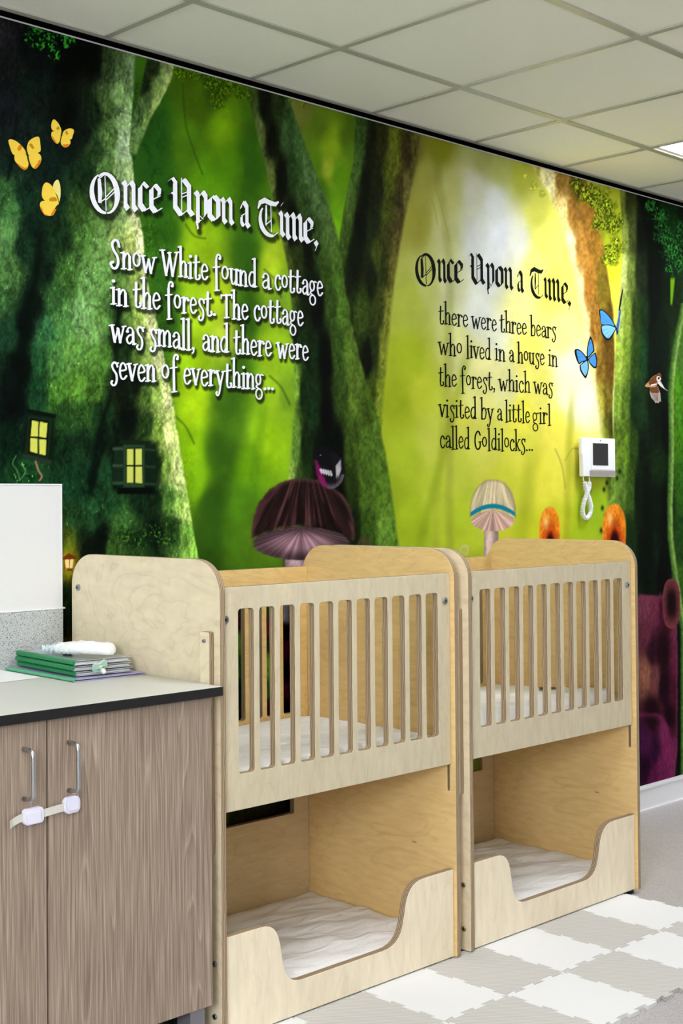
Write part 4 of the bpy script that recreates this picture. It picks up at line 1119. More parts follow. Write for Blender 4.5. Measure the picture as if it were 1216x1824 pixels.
    # straw toadstool with a teal band
    c = blob(c, 874, 975, 13, 70, lambda d: np.array((222,194,182))*(1-0.35*sstep(0.1, 1.0, np.abs((u-871)/13)))[..., None]*(0.85+0.3*barkf)[..., None], 3.0, 0.06, (160,130,112))
    gl = fbm(np.arctan2(u-877, (v-905)*2)*20+60, np.zeros_like(u), 3, 2)
    c = blob(c, 877, 928, 38, 18, lambda d: np.array((216,180,164))*(0.6+0.65*gl)[..., None], 2.0, 0.06)
    edge_v = 924-16*np.clip(1-((u-877)/41)**2, 0, 1)
    capcut = sstep(-2.5, 2.5, edge_v-v)
    c_un = c
    def cap(d):
        st = 0.62+0.76*fbm(np.arctan2(u-880, v-800)*26+40, np.hypot(u-880, v-800)/60, 4, 2)
        base = np.array((200,186,150))*st[..., None]
        band = sstep(12, 9, edge_v-v)*sstep(1, 4, edge_v-v)
        return base*(1-band[..., None])+np.array((24,128,150))*band[..., None]
    c = blob(c, 877, 915, 41, 61, cap, 2.2, 0.04, (150,132,92))
    c = c*capcut[..., None]+c_un*(1-capcut[..., None])
    # two orange bell mushrooms
    for cx, cy, rx, ry in ((978, 955, 19, 52), (1093, 950, 21, 52)):
        core = np.clip(1.35-np.hypot((u-cx-1)/(rx*0.72), (v-cy-26)/46), 0, 1)
        hi = np.exp(-((u-cx+rx*0.35)/5)**2-((v-cy+26)/12)**2)
        def bell(d):
            f = np.array((230,134,34))*(1-core[..., None])+np.array((150,26,8))*core[..., None]
            f = f*(1+0.5*(barkf-0.5))[..., None]
            return f*(1-0.7*hi[..., None])+np.array((250,222,150))*0.7*hi[..., None]
        c = blob(c, cx, cy, rx, ry, bell, 2.4, 0.05, (226,160,60))
        c = blob(c, cx+1, cy+30, rx*0.42, 34, (44,12,8), 2.0, 0.3)
    # plum-coloured boulder with a knob
    def plum(d):
        fur = fbm(u/1.6, v/7, 4, 5)
        base = field(u, v, [(1150,1080,(116,58,76)),(1165,1080,(110,50,70)),(1180,1080,(72,22,44)),(1195,1060,(70,26,36)),(1195,1090,(24,8,12)),(1204,1120,(110,46,68)),(1150,1130,(96,46,60)),(1160,1160,(50,22,34)),(1180,1160,(36,12,22)),(1203,1180,(96,36,60)),
                           (1150,1200,(140,92,74)),(1165,1210,(110,64,62)),(1182,1220,(34,10,24)),(1200,1230,(72,24,44)),(1160,1270,(36,12,20)),(1190,1280,(30,10,18)),(1150,1320,(70,26,64)),(1165,1340,(54,18,50)),(1185,1300,(120,44,86)),(1190,1340,(118,40,84)),(1175,1370,(104,34,76)),(1150,1370,(40,12,36)),(1160,1390,(90,26,66))], 8, 22, 2.2)
        return base*(0.72+0.56*fur)[..., None]
    c = blob(c, 1150, 1235, 56, 176, plum, 5.0, 0.03, (120,56,76))
    c = blob(c, 1152, 1400, 44, 130, plum, 3.4, 0.03, (120,46,84))
    c = blob(c, 1195, 1075, 15.5, 44, lambda d: np.array((112,56,62))*(1-0.75*sstep(0.95, 0.2, d))[..., None]*(1+0.4*(barkf-0.5))[..., None], 2.6, 0.05, (134,78,84))
    # plants and stems low behind the left cot
    low = sstep(1035, 1060, v)*sstep(395, 410, u)*sstep(-640, -600, -u)
    g = field(u, v, [(424,1070,(30,64,18)),(424,1110,(70,26,40)),(424,1140,(90,140,36)),(424,1190,(40,84,26)),(424,1230,(14,30,18)),(450,1070,(34,66,22)),(472,1080,(40,72,22)),(472,1120,(96,30,56)),(470,1140,(30,44,22)),(474,1190,(96,140,44)),(474,1230,(46,96,34)),(474,1260,(60,16,26)),
                     (510,1090,(120,120,124)),(508,1130,(20,8,14)),(516,1150,(70,14,40)),(508,1200,(10,6,8)),(512,1230,(60,18,34)),(505,1260,(10,8,8)),(560,1150,(30,10,20))], 9, 16, 2.4)
    keep = 1-sstep(-1.05, -0.95, -(((u-513)/18)**2+((v-1080)/40)**2)**.5)*sstep(-1090, -1060, -v)
    m = low*sstep(1044, 1060, v)*keep
    c = c*(1-m[..., None])+np.clip(g*(0.7+0.6*barkf)[..., None], 0, 255)*m[..., None]
    return np.clip(150+(c-150)*1.06, 2, 252)

# ---- lettering: strokes of each letter, x-height 1, baseline 0 (width, points, smooth)
ST, TH = 0.165, 0.10
def ell(cx, cy, rx, ry, a0=90, a1=450, n=22):
    return [(cx+rx*math.cos(math.radians(a0+(a1-a0)*k/n)), cy+ry*math.sin(math.radians(a0+(a1-a0)*k/n))) for k in range(n+1)]
def serif(x, y, w=0.13, tilt=0.03): return (TH, [(x-w, y-tilt), (x+w, y+tilt)], 0)
def stem(x, y0, y1, top=True, foot=True, lean=0.0):
    s = [(ST, [(x+lean, y1), (x, y0)], 0)]
    if top: s.append((TH, [(x+lean-0.15, y1-0.05), (x+lean+0.04, y1+0.02)], 0))
    if foot: s.append(serif(x, y0))
    return s
G = {
 'a': (0.56, [(0.11, [(.10,.74),(.16,.94),(.30,1.0),(.42,.84),(.43,.6)], 1), (ST, [(.43,.75),(.44,.1),(.50,.0)], 0), (0.12, [(.43,.56),(.24,.52),(.09,.30),(.14,.06),(.26,.02),(.43,.24)], 1), (0.2, [(.11,.74),(.115,.75)], 0), serif(.50,.0,.09)]),
 'b': (0.58, stem(.14,0,1.88,True,False)+[(0.12, [(.14,.60),(.26,.95),(.40,.96),(.50,.60),(.44,.14),(.30,.0),(.14,.10)], 1)]),
 'c': (0.50, [(0.13, [(.42,.80),(.34,.98),(.22,.98),(.09,.70),(.09,.32),(.20,.02),(.34,.02),(.45,.22)], 1), (0.2, [(.41,.80),(.415,.81)], 0)]),
 'd': (0.60, stem(.45,0,1.88)+[(0.12, [(.45,.82),(.32,.97),(.18,.88),(.08,.50),(.14,.10),(.28,.02),(.45,.30)], 1)]),
 'e': (0.52, [(0.12, [(.10,.50),(.42,.60),(.41,.82),(.28,1.0),(.14,.86),(.08,.45),(.16,.08),(.30,.01),(.46,.22)], 1)]),
 'f': (0.52, [(ST, [(.22,1.40),(.24,-.52)], 0), (0.13, [(.22,1.30),(.25,1.68),(.36,1.84),(.48,1.74),(.45,1.56)], 1), (0.2, [(.44,1.58),(.445,1.59)], 0), (TH, [(.02,.94),(.42,1.04)], 0), serif(.25,-.54,.14)]),
 'g': (0.58, [(0.12, ell(.24,.64,.16,.34), 0), (0.11, [(.36,.88),(.46,.98),(.56,.93)], 1), (0.11, [(.20,.30),(.10,.14),(.24,.04),(.38,-.04)], 1), (0.11, ell(.28,-.34,.21,.34), 0)]),
 'h': (0.60, stem(.13,0,1.90)+[(0.12, [(.13,.62),(.26,.94),(.38,.98),(.46,.80)], 1), (ST, [(.46,.80),(.46,0)], 0), serif(.47,0,.11)]),
 'i': (0.32, stem(.16,0,1.0)+[(0.22, [(.16,1.40),(.165,1.41)], 0)]),
 'k': (0.56, stem(.13,0,1.90)+[(0.11, [(.46,1.0),(.15,.44)], 0), (0.14, [(.22,.56),(.36,.20),(.48,.0)], 1), (TH, [(.36,1.0),(.54,1.02)], 0), serif(.48,0,.09)]),
 'l': (0.32, stem(.16,-0.08,1.90)),
 'm': (0.92, stem(.13,0,1.0)+[(0.12, [(.13,.60),(.26,.94),(.36,.98),(.44,.80)], 1), (ST, [(.44,.80),(.44,0)], 0), serif(.44,0,.09), (0.12, [(.44,.60),(.58,.94),(.68,.98),(.77,.80)], 1), (ST, [(.77,.80),(.77,0)], 0), serif(.78,0,.10)]),
 'n': (0.60, stem(.13,0,1.0)+[(0.12, [(.13,.58),(.27,.94),(.38,.98),(.46,.80)], 1), (ST, [(.46,.80),(.47,0)], 0), serif(.48,0,.11)]),
 'o': (0.52, [(0.125, ell(.25,.66,.18,.40), 0)]),
 'p': (0.58, stem(.14,-.6,1.0)+[(0.12, [(.14,.62),(.26,.95),(.40,.96),(.50,.60),(.44,.14),(.30,.0),(.14,.10)], 1)]),
 'r': (0.48, stem(.14,0,1.0)+[(0.12, [(.14,.60),(.26,.95),(.38,.98),(.43,.86)], 1), (0.2, [(.42,.86),(.425,.87)], 0)]),
 's': (0.50, [(0.13, [(.44,.80),(.38,1.0),(.24,1.04),(.13,.86),(.20,.60),(.36,.34),(.40,.0),(.32,-.30),(.18,-.36),(.09,-.22),(.14,-.10)], 1), (TH, [(.34,.98),(.50,1.03)], 0)]),
 't': (0.50, [(ST, [(.20,1.50),(.17,.32)], 0), (0.13, [(.17,.34),(.20,.04),(.32,.0),(.44,.12),(.42,.28)], 1), (TH, [(.02,1.04),(.42,1.14)], 0), (0.18, [(.42,.26),(.425,.27)], 0)]),
 'u': (0.60, [(ST, [(.12,1.0),(.12,.34)], 0), (0.12, [(.12,.36),(.20,.03),(.32,.06),(.46,.40)], 1), (ST, [(.46,1.0),(.46,.04)], 0), serif(.10,1.0), serif(.44,1.0), serif(.50,.0,.09)]),
 'v': (0.56, [(ST, [(.08,1.0),(.27,.0)], 0), (0.11, [(.27,.0),(.48,1.0)], 0), serif(.08,1.0), serif(.48,1.0,.10)]),
 'w': (0.84, [(ST, [(.08,1.0),(.24,.0)], 0), (0.11, [(.24,.0),(.42,.84)], 0), (ST, [(.42,.84),(.55,.0)], 0), (0.11, [(.55,.0),(.76,1.0)], 0), serif(.08,1.0), serif(.77,1.0,.10)]),
 'y': (0.56, [(ST, [(.08,1.0),(.28,.10)], 0), (0.12, [(.49,1.0),(.32,.20),(.22,-.40),(.10,-.60),(.02,-.46),(.08,-.36)], 1), serif(.08,1.0), serif(.49,1.0,.10)]),
 'S': (0.64, [(0.16, [(.52,1.34),(.44,1.66),(.28,1.70),(.14,1.46),(.22,1.08),(.42,.72),(.46,.30),(.34,.0),(.16,-.02),(.05,.22),(.15,.34)], 1), (0.2, [(.15,.33),(.155,.34)], 0)]),
 'W': (1.10, [(ST, [(.08,1.55),(.32,.0)], 0), (0.12, [(.32,.0),(.54,1.30)], 0), (ST, [(.52,1.45),(.72,.0)], 0), (0.12, [(.72,.0),(1.0,1.55)], 0), serif(.08,1.55,.15), serif(1.0,1.55,.13), serif(.52,1.45,.10)]),
 'T': (0.72, [(ST, [(.36,1.50),(.36,.0)], 0), (0.13, [(.02,1.42),(.70,1.54)], 0), (TH, [(.03,1.46),(.01,1.22)], 0), (TH, [(.69,1.56),(.70,1.32)], 0), serif(.36,.0,.15)]),
 'G': (0.70, [(0.15, [(.56,1.24),(.44,1.52),(.28,1.50),(.12,1.12),(.10,.50),(.22,.06),(.40,.0),(.54,.24),(.54,.62)], 1), (TH, [(.40,.62),(.66,.66)], 0)]),
 '.': (0.26, [(0.22, [(.12,.08),(.125,.085)], 0)]),
 ',': (0.28, [(0.20, [(.12,.08),(.125,.085)], 0), (0.10, [(.16,.06),(.14,-.14),(.06,-.24)], 1)]),
}
def word_strokes(word, xl, xr, base, xh):
    """strokes in wall metres for one word set between xl and xr"""
    adv = sum(G[ch][0] for ch in word)
    sx = (xr-xl)/(adv-0.04)
    out = []; pen = xl-0.02*sx
    for n, ch in enumerate(word):
        dy = 0.03*math.sin(n*2.3+len(word))
        for w, pts, sm in G[ch][1]:
            p = smooth_pts(pts, 5) if sm else pts
            out.append((w*xh, [(pen+x*sx, base+(y+dy)*xh) for x, y in p]))
        pen += G[ch][0]*sx
    return out

# black-letter capitals and minuscules drawn with a broad nib: ('n', nib width, points) or ('r', widths, points)
def nib(w, *p): return ('n', w, p)
def hair(*p): return ('r', [0.035]*len(p), p)
def arc(cx, cy, rx, ry, a0, a1, ws, n=14):
    pts = ell(cx, cy, rx, ry, a0, a1, n)
    return ('r', [float(np.interp(k/n, np.linspace(0, 1, len(ws)), ws)) for k in range(n+1)], pts)
NB = 0.22
BL = {
 'O': [arc(.56,.62,.50,.66,118,275,[.03,.13,.19,.17,.07]), arc(.60,.62,.44,.66,130,-85,[.05,.12,.20,.22,.10,.05]), ('r', [.12,.16,.13], [(.34,1.06),(.37,.66),(.36,.26)]),
       hair((.56,1.20),(.60,.02)), hair((.60,.50),(.92,.84)), hair((.60,.40),(.95,.74)), hair((.36,.28),(.60,.46)), hair((.30,1.04),(.56,1.26))],
 'n': [nib(NB,(.06,.90),(.16,.80),(.16,.14),(.28,.02)), hair((.16,.70),(.48,.98)), nib(NB,(.42,.94),(.54,.80),(.54,.14),(.66,.02))],
 'c': [nib(NB,(.14,.78),(.14,.20),(.30,.02)), nib(.15,(.26,.94),(.44,.80)), hair((.12,.74),(.30,.98)), hair((.28,.0),(.56,.18))],
 'e': [nib(NB,(.14,.80),(.14,.18),(.30,.02)), nib(.18,(.28,.96),(.46,.80),(.44,.62)), hair((.12,.76),(.30,.98)), hair((.14,.40),(.50,.62)), hair((.28,.0),(.56,.20))],
 'p': [nib(NB,(.02,.90),(.14,.80),(.14,-.16)), nib(.10,(.10,-.16),(.14,-.34)), hair((.14,.70),(.42,.98)), nib(NB,(.38,.94),(.52,.80),(.52,.20),(.38,.06)), hair((.14,.16),(.40,.02)), hair((.02,-.12),(.30,-.02))],
 'o': [nib(NB,(.14,.82),(.14,.18),(.30,.02)), nib(NB,(.32,.96),(.48,.80),(.48,.18),(.36,.04)), hair((.12,.78),(.32,.99)), hair((.28,.0),(.50,.22))],
 'a': [nib(.14,(.10,.68),(.12,.76)), hair((.10,.74),(.26,.98)), nib(NB,(.26,.94),(.42,.78),(.42,.14),(.54,.02)), hair((.42,.56),(.12,.40)), nib(.17,(.13,.38),(.13,.16),(.22,.04)), hair((.20,.0),(.42,.22))],
 'i': [nib(NB,(.06,.90),(.16,.80),(.16,.14),(.30,.02)), nib(.12,(.14,1.14),(.24,1.26))],
 'm': [nib(NB,(.04,.90),(.14,.80),(.14,.14),(.24,.02)), hair((.14,.70),(.44,.98)), nib(NB,(.38,.94),(.48,.80),(.48,.14),(.58,.02)), hair((.48,.70),(.78,.98)), nib(NB,(.72,.94),(.82,.80),(.82,.14),(.94,.02))],
 ',': [nib(.22,(.08,.14),(.20,.0)), nib(.08,(.20,.0),(.08,-.24))],
 'U': [nib(.14,(.02,1.10),(.16,1.24),(.28,1.08)), nib(.20,(.26,1.10),(.26,.22),(.48,-.04)), nib(.12,(.02,.62),(.14,.72),(.24,.66)), hair((.50,1.30),(.50,.12)), nib(.20,(.58,1.26),(.78,1.04),(.78,.18),(.92,.02)),
       hair((.50,1.16),(.62,1.30)), hair((.50,.72),(.76,.86)), hair((.50,.60),(.76,.74)), hair((.46,-.06),(.80,.26))],
 'T': [('r', [.05,.15,.20,.19,.16,.05], [(.02,.84),(.12,1.08),(.34,1.19),(.60,1.13),(.84,1.12),(1.0,1.24)]), arc(.62,.52,.50,.58,140,285,[.05,.14,.20,.17,.08]), hair((.62,1.06),(.64,.08)), ('r', [.06,.10,.05], [(.40,1.02),(.40,.66),(.38,.28)]), hair((.76,-.04),(.94,.10)), hair((.38,.30),(.62,.50))],
}
NA = math.radians(38)
def letter_polys(ch, x0, x1, z0, z1):
    polys = []
    for s in BL[ch]:
        if s[0] == 'n':
            hx, hy = 0.5*s[1]*math.cos(NA), 0.5*s[1]*math.sin(NA)
            for a, b in zip(s[2], s[2][1:]):
                polys.append([(a[0]-hx, a[1]-hy), (a[0]+hx, a[1]+hy), (b[0]+hx, b[1]+hy), (b[0]-hx, b[1]-hy)])
        else:
            P, W = s[2], s[1]
            L, R = [], []
            for k in range(len(P)):
                a, b = P[max(k-1, 0)], P[min(k+1, len(P)-1)]
                dx, dy = b[0]-a[0], b[1]-a[1]; l = math.hypot(dx, dy)
                nx, ny = -dy/l*W[k]/2, dx/l*W[k]/2
                L.append((P[k][0]+nx, P[k][1]+ny)); R.append((P[k][0]-nx, P[k][1]-ny))
            for k in range(len(P)-1): polys.append([L[k], L[k+1], R[k+1], R[k]])
    xs = [p[0] for q in polys for p in q]; ys = [p[1] for q in polys for p in q]
    fx = lambda x: x0+(x-min(xs))/(max(xs)-min(xs))*(x1-x0)
    fz = lambda y: z0+(y-min(ys))/(max(ys)-min(ys))*(z1-z0)
    return [[(fx(a), fz(b)) for a, b in q] for q in polys]

HEAD1 = [('O',2.403,2.517,2.272+.004,2.154),('n',2.523,2.587,2.269,2.174),('c',2.587,2.639,2.271,2.179),('e',2.631,2.684,2.272,2.181),('U',2.704,2.818,2.306,2.186),('p',2.813,2.872,2.281,2.155),('o',2.872,2.928,2.274,2.188),
         ('n',2.927,2.990,2.276,2.186),('a',3.014,3.063,2.274,2.186),('T',3.094,3.195,2.296,2.172),('i',3.191,3.225,2.294,2.178),('m',3.218,3.316,2.268,2.172),('e',3.312,3.366,2.262,2.171),(',',3.362,3.387,2.190,2.152)]
HEAD2 = [('O',3.905,4.027,2.215,2.093),('n',4.034,4.094,2.208,2.115),('c',4.094,4.148,2.211,2.119),('e',4.139,4.199,2.213,2.122),('U',4.222,4.336,2.251,2.129),('p',4.336,4.394,2.226,2.100),('o',4.400,4.455,2.220,2.134),
         ('n',4.455,4.521,2.223,2.131),('a',4.546,4.595,2.217,2.127),('T',4.633,4.732,2.240,2.116),('i',4.730,4.764,2.237,2.121),('m',4.758,4.855,2.212,2.114),('e',4.858,4.915,2.203,2.111),(',',4.903,4.934,2.131,2.088)]
BODY1 = [('Snow',2.478,2.655,2.005),('White',2.678,2.873,2.005),('found',2.894,3.088,2.005),('a',3.111,3.151,2.005),('cottage',3.171,3.406,2.006),('in',2.480,2.545,1.898),('the',2.566,2.674,1.898),('forest.',2.694,2.906,1.898),
         ('The',2.929,3.049,1.898),('cottage',3.074,3.308,1.899),('was',2.479,2.606,1.790),('small,',2.628,2.816,1.790),('and',2.845,2.960,1.790),('there',2.983,3.155,1.790),('were',3.180,3.332,1.790),
         ('seven',2.476,2.652,1.683),('of',2.676,2.745,1.684),('everything...',2.765,3.166,1.683)]
BODY2 = [('there',4.041,4.222,1.968),('were',4.245,4.406,1.968),('three',4.427,4.609,1.968),('bears',4.633,4.817,1.969),('who',4.040,4.184,1.857),('lived',4.209,4.366,1.856),('in',4.392,4.461,1.857),('a',4.487,4.519,1.857),
         ('house',4.544,4.732,1.857),('in',4.759,4.826,1.858),('the',4.038,4.148,1.743),('forest,',4.170,4.394,1.743),('which',4.417,4.630,1.744),('was',4.655,4.789,1.744),('visited',4.039,4.270,1.630),('by',4.295,4.378,1.629),
         ('a',4.403,4.437,1.629),('little',4.457,4.625,1.628),('girl',4.642,4.774,1.626),('called',4.042,4.226,1.518),('Goldilocks...',4.254,4.646,1.517)]

def head_mesh(bm, head, y):
    for n, (ch, x0, x1, zt, zb) in enumerate(head):
        for k, q in enumerate(letter_polys(ch, x0, x1, zb, zt)):
            bm.faces.new([bm.verts.new((a, y-0.00002*k, b)) for a, b in q])
def stroke_mesh(bm, strokes, y):
    k = 0
    for w, P in strokes:
        hx, hy = w/2*1.34, w/2*0.88                        # an upright oval-nibbed pen: stems heavier than bars
        for a, b in zip(P, P[1:]):
            dx, dy = (b[0]-a[0])/hx, (b[1]-a[1])/hy; l = math.hypot(dx, dy)
            if l < 1e-9: continue
            nx, ny = -dy/l*hx, dx/l*hy
            k = (k+1) % 60; yy = y-0.000016*k
            bm.faces.new([bm.verts.new((q[0], yy, q[1])) for q in ((a[0]+nx, a[1]+ny), (b[0]+nx, b[1]+ny), (b[0]-nx, b[1]-ny), (a[0]-nx, a[1]-ny))])
        for p in P:
            k = (k+1) % 60; yy = y-0.000016*k
            bm.faces.new([bm.verts.new((p[0]+hx*math.cos(t), yy-0.00001, p[1]+hy*math.sin(t))) for t in [i*math.pi/7 for i in range(14)]])
S1 = [s for w in BODY1 for s in word_strokes(*w, 0.0470)]
S2 = [s for w in BODY2 for s in word_strokes(*w, 0.0425)]

# ---- the printed sheet itself: a fine grid carrying the ink colours
ucols = np.arange(-60, 1296, 1.35)
xs = np.array([wall_pt(a, 900.0)[0] for a in ucols])
xs = np.concatenate([np.arange(X0+0.002, xs[0]-0.05, 0.12), xs, np.arange(xs[-1]+0.05, X1-0.002, 0.12), [X1-0.002]])
zs = np.linspace(0.1032, H-0.0205, 1000)
GXX, GZZ = np.meshgrid(xs, zs, indexing='ij')
img_u, img_v = sheet(GXX, GZZ)
ink = paint_mural(img_u.astype(np.float32), img_v.astype(np.float32))
# soft printed drop shadow, down-right of the white lettering, painted into the ink
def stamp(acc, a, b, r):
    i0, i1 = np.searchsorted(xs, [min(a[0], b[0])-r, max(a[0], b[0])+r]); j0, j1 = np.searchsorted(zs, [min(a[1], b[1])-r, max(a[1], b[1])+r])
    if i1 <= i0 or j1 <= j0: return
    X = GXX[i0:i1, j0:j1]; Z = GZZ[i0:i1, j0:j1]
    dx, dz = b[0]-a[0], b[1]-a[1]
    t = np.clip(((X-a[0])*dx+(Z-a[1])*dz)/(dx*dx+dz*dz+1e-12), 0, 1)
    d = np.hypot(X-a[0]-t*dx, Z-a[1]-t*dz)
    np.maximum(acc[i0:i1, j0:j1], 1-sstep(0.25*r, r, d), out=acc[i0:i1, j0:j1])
drop_shadow = np.zeros(GXX.shape)
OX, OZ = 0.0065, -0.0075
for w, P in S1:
    for a, b in zip(P, P[1:]): stamp(drop_shadow, (a[0]+OX, a[1]+OZ), (b[0]+OX, b[1]+OZ), 0.0125)
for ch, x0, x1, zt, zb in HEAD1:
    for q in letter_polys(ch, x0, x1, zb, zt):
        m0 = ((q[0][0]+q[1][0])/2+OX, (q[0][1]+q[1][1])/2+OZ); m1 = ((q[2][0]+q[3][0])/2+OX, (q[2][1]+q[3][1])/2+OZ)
        stamp(drop_shadow, m0, m1, 0.017)
ink = ink*(1-0.72*drop_shadow)[..., None]+np.array((10, 18, 8))*0.5*drop_shadow[..., None]
nx_, nz_ = GXX.shape
co = np.stack([GXX, np.full_like(GXX, -0.0012), GZZ], -1).reshape(-1, 3).astype(np.float32)
ii = np.arange(nx_*nz_).reshape(nx_, nz_)
quads = np.stack([ii[:-1, :-1], ii[1:, :-1], ii[1:, 1:], ii[:-1, 1:]], -1).reshape(-1, 4).astype(np.int32)
me = bpy.data.meshes.new('forest_mural')
me.vertices.add(len(co)); me.vertices.foreach_set('co', co.ravel())
me.loops.add(quads.size); me.loops.foreach_set('vertex_index', quads.ravel())
me.polygons.add(len(quads)); me.polygons.foreach_set('loop_start', np.arange(0, quads.size, 4, dtype=np.int32)); me.polygons.foreach_set('loop_total', np.full(len(quads), 4, np.int32))
me.update()
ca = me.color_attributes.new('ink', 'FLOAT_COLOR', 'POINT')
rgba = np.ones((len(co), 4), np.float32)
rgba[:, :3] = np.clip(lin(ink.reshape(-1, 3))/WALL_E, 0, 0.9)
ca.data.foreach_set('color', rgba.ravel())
m_mural, nt, b = new_mat('printed_mural_vinyl')
vc = nt.nodes.new('ShaderNodeVertexColor'); vc.layer_name = 'ink'
tc = nt.nodes.new('ShaderNodeTexCoord')
nz = nt.nodes.new('ShaderNodeTexNoise'); nz.inputs['Scale'].default_value = 420; nz.inputs['Detail'].default_value = 2
nt.links.new(tc.outputs['Object'], nz.inputs['Vector'])
mr = nt.nodes.new('ShaderNodeMapRange'); mr.inputs['To Min'].default_value = 0.9; mr.inputs['To Max'].default_value = 1.1
nt.links.new(nz.outputs['Fac'], mr.inputs['Value'])
vm = nt.nodes.new('ShaderNodeVectorMath'); vm.operation = 'SCALE'
nt.links.new(vc.outputs['Color'], vm.inputs[0]); nt.links.new(mr.outputs['Result'], vm.inputs['Scale'])
nt.links.new(vm.outputs['Vector'], b.inputs['Base Color'])
b.inputs['Roughness'].default_value = 0.7; b.inputs['Specular IOR Level'].default_value = 0.03
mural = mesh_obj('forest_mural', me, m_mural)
tag(mural, 'printed green forest mural with fairy-tale lettering covering the whole wall', 'mural')

def ink_mat(name, rgb, k=0.06):
    c = np.clip(lin(rgb)/WALL_E, 0, 0.9)
    m, nt, b = new_mat(name)
    tc = nt.nodes.new('ShaderNodeTexCoord'); nz = nt.nodes.new('ShaderNodeTexNoise'); nz.inputs['Scale'].default_value = 90
    nt.links.new(tc.outputs['Object'], nz.inputs['Vector'])
    mx = nt.nodes.new('ShaderNodeMix'); mx.data_type = 'RGBA'
    mx.inputs['A'].default_value = tuple(c*(1-k))+(1,); mx.inputs['B'].default_value = tuple(np.minimum(c*(1+k), 0.92))+(1,)
    nt.links.new(nz.outputs['Fac'], mx.inputs['Factor']); nt.links.new(mx.outputs['Result'], b.inputs['Base Color'])
    b.inputs['Roughness'].default_value = 0.7; b.inputs['Specular IOR Level'].default_value = 0.03
    return m
I_WHITE = ink_mat('white_lettering_ink', (238, 239, 246)); I_BLACK = ink_mat('black_lettering_ink', (12, 15, 8))
for head, strokes, mat, lab in ((HEAD1, S1, I_WHITE, 'white'), (HEAD2, S2, I_BLACK, 'black')):
    for a, b, wd in ((0, 4, 'Once'), (4, 8, 'Upon'), (8, 9, 'a'), (9, 14, 'Time,')):
        bm = bmesh.new(); head_mesh(bm, head[a:b], -0.0016)
        tag(bm_obj('heading_word', bm, mat, mural), lab+' black-letter heading word '+wd)
    bm = bmesh.new(); stroke_mesh(bm, strokes, -0.0016)
    tag(bm_obj('story_lettering', bm, mat, mural), lab+' quirky serif story text')

# ---- printed butterflies and the flying sparrow
def print_obj(name, layers, mats, label):
    """layers: (material index, outline in image pixels, smooth)"""
    bm = bmesh.new()
    for k, (mi, pts, sm) in enumerate(layers):
        P = smooth_pts(pts, 5, True) if sm else pts
        W = [wall_pt(a, b) for a, b in P]
        f = bm.faces.new([bm.verts.new((x, -0.0016-0.00006*k, z)) for x, z in W]); f.material_index = mi
    bmesh.ops.triangulate(bm, faces=bm.faces)
    return tag(bm_obj(name, bm, mats, mural), label)
def zc(pts, ox, oy, s): return [(ox+a/s, oy+b/s) for a, b in pts]
Y1 = ink_mat('butterfly_yellow', (244, 208, 74)); Y2 = ink_mat('butterfly_orange', (226, 130, 20)); Y3 = ink_mat('butterfly_ochre', (190, 140, 24)); Y4 = ink_mat('butterfly_body', (52, 44, 20)); Y5 = ink_mat('butterfly_pale_yellow', (238, 222, 130))
q = lambda p: zc(p, 0, 190, 6.756)
YM = [Y1, Y2, Y3, Y4, Y5]
print_obj('butterfly', [
 (0, q([(98,410),(140,395),(210,430),(280,500),(308,560),(280,590),(200,585),(150,572),(120,500)]), 1), (0, q([(180,580),(270,560),(312,580),(338,660),(330,730),(290,762),(230,720),(180,660),(170,620)]), 1),
 (1, q([(190,668),(230,700),(290,735),(328,728),(300,760),(270,755),(225,718)]), 1), (1, q([(205,500),(235,460),(262,490),(235,530),(212,528)]), 1),
 (0, q([(325,545),(320,480),(350,410),(420,368),(465,370),(478,440),(486,520),(465,550),(400,570),(350,590)]), 1), (0, q([(340,600),(400,560),(450,560),(485,590),(492,640),(470,700),(430,746),(390,735),(362,690)]), 1),
 (1, q([(484,640),(470,700),(430,746),(400,742),(440,690),(460,650)]), 1), (2, q([(345,460),(372,445),(405,495),(390,512),(365,490)]), 1),
 (3, q([(305,540),(325,542),(345,640),(352,695),(340,692),(318,600)]), 1)], YM, 'largest yellow butterfly, wings spread')
print_obj('butterfly', [
 (0, q([(640,155),(615,200),(614,260),(640,292),(690,300),(728,320),(732,280),(705,215),(670,170)]), 1), (0, q([(630,300),(700,300),(730,330),(722,400),(690,445),(655,430),(622,380),(612,330)]), 1),
 (1, q([(620,350),(640,380),(680,440),(660,432),(632,400)]), 1), (2, q([(680,250),(700,240),(712,270),(690,282),(674,268)]), 1),
 (0, q([(750,320),(770,290),(820,265),(865,268),(886,295),(870,350),(858,388),(830,395),(770,370),(748,350)]), 1), (0, q([(745,350),(800,370),(835,400),(842,440),(815,480),(770,492),(735,460),(724,420),(735,380)]), 1),
 (1, q([(745,460),(790,455),(830,450),(810,482),(770,492)]), 1), (2, q([(780,305),(800,292),(815,330),(795,340)]), 1),
 (3, q([(728,320),(748,322),(735,370),(722,425),(714,420),(722,370)]), 1)], YM, 'small yellow butterfly, uppermost')
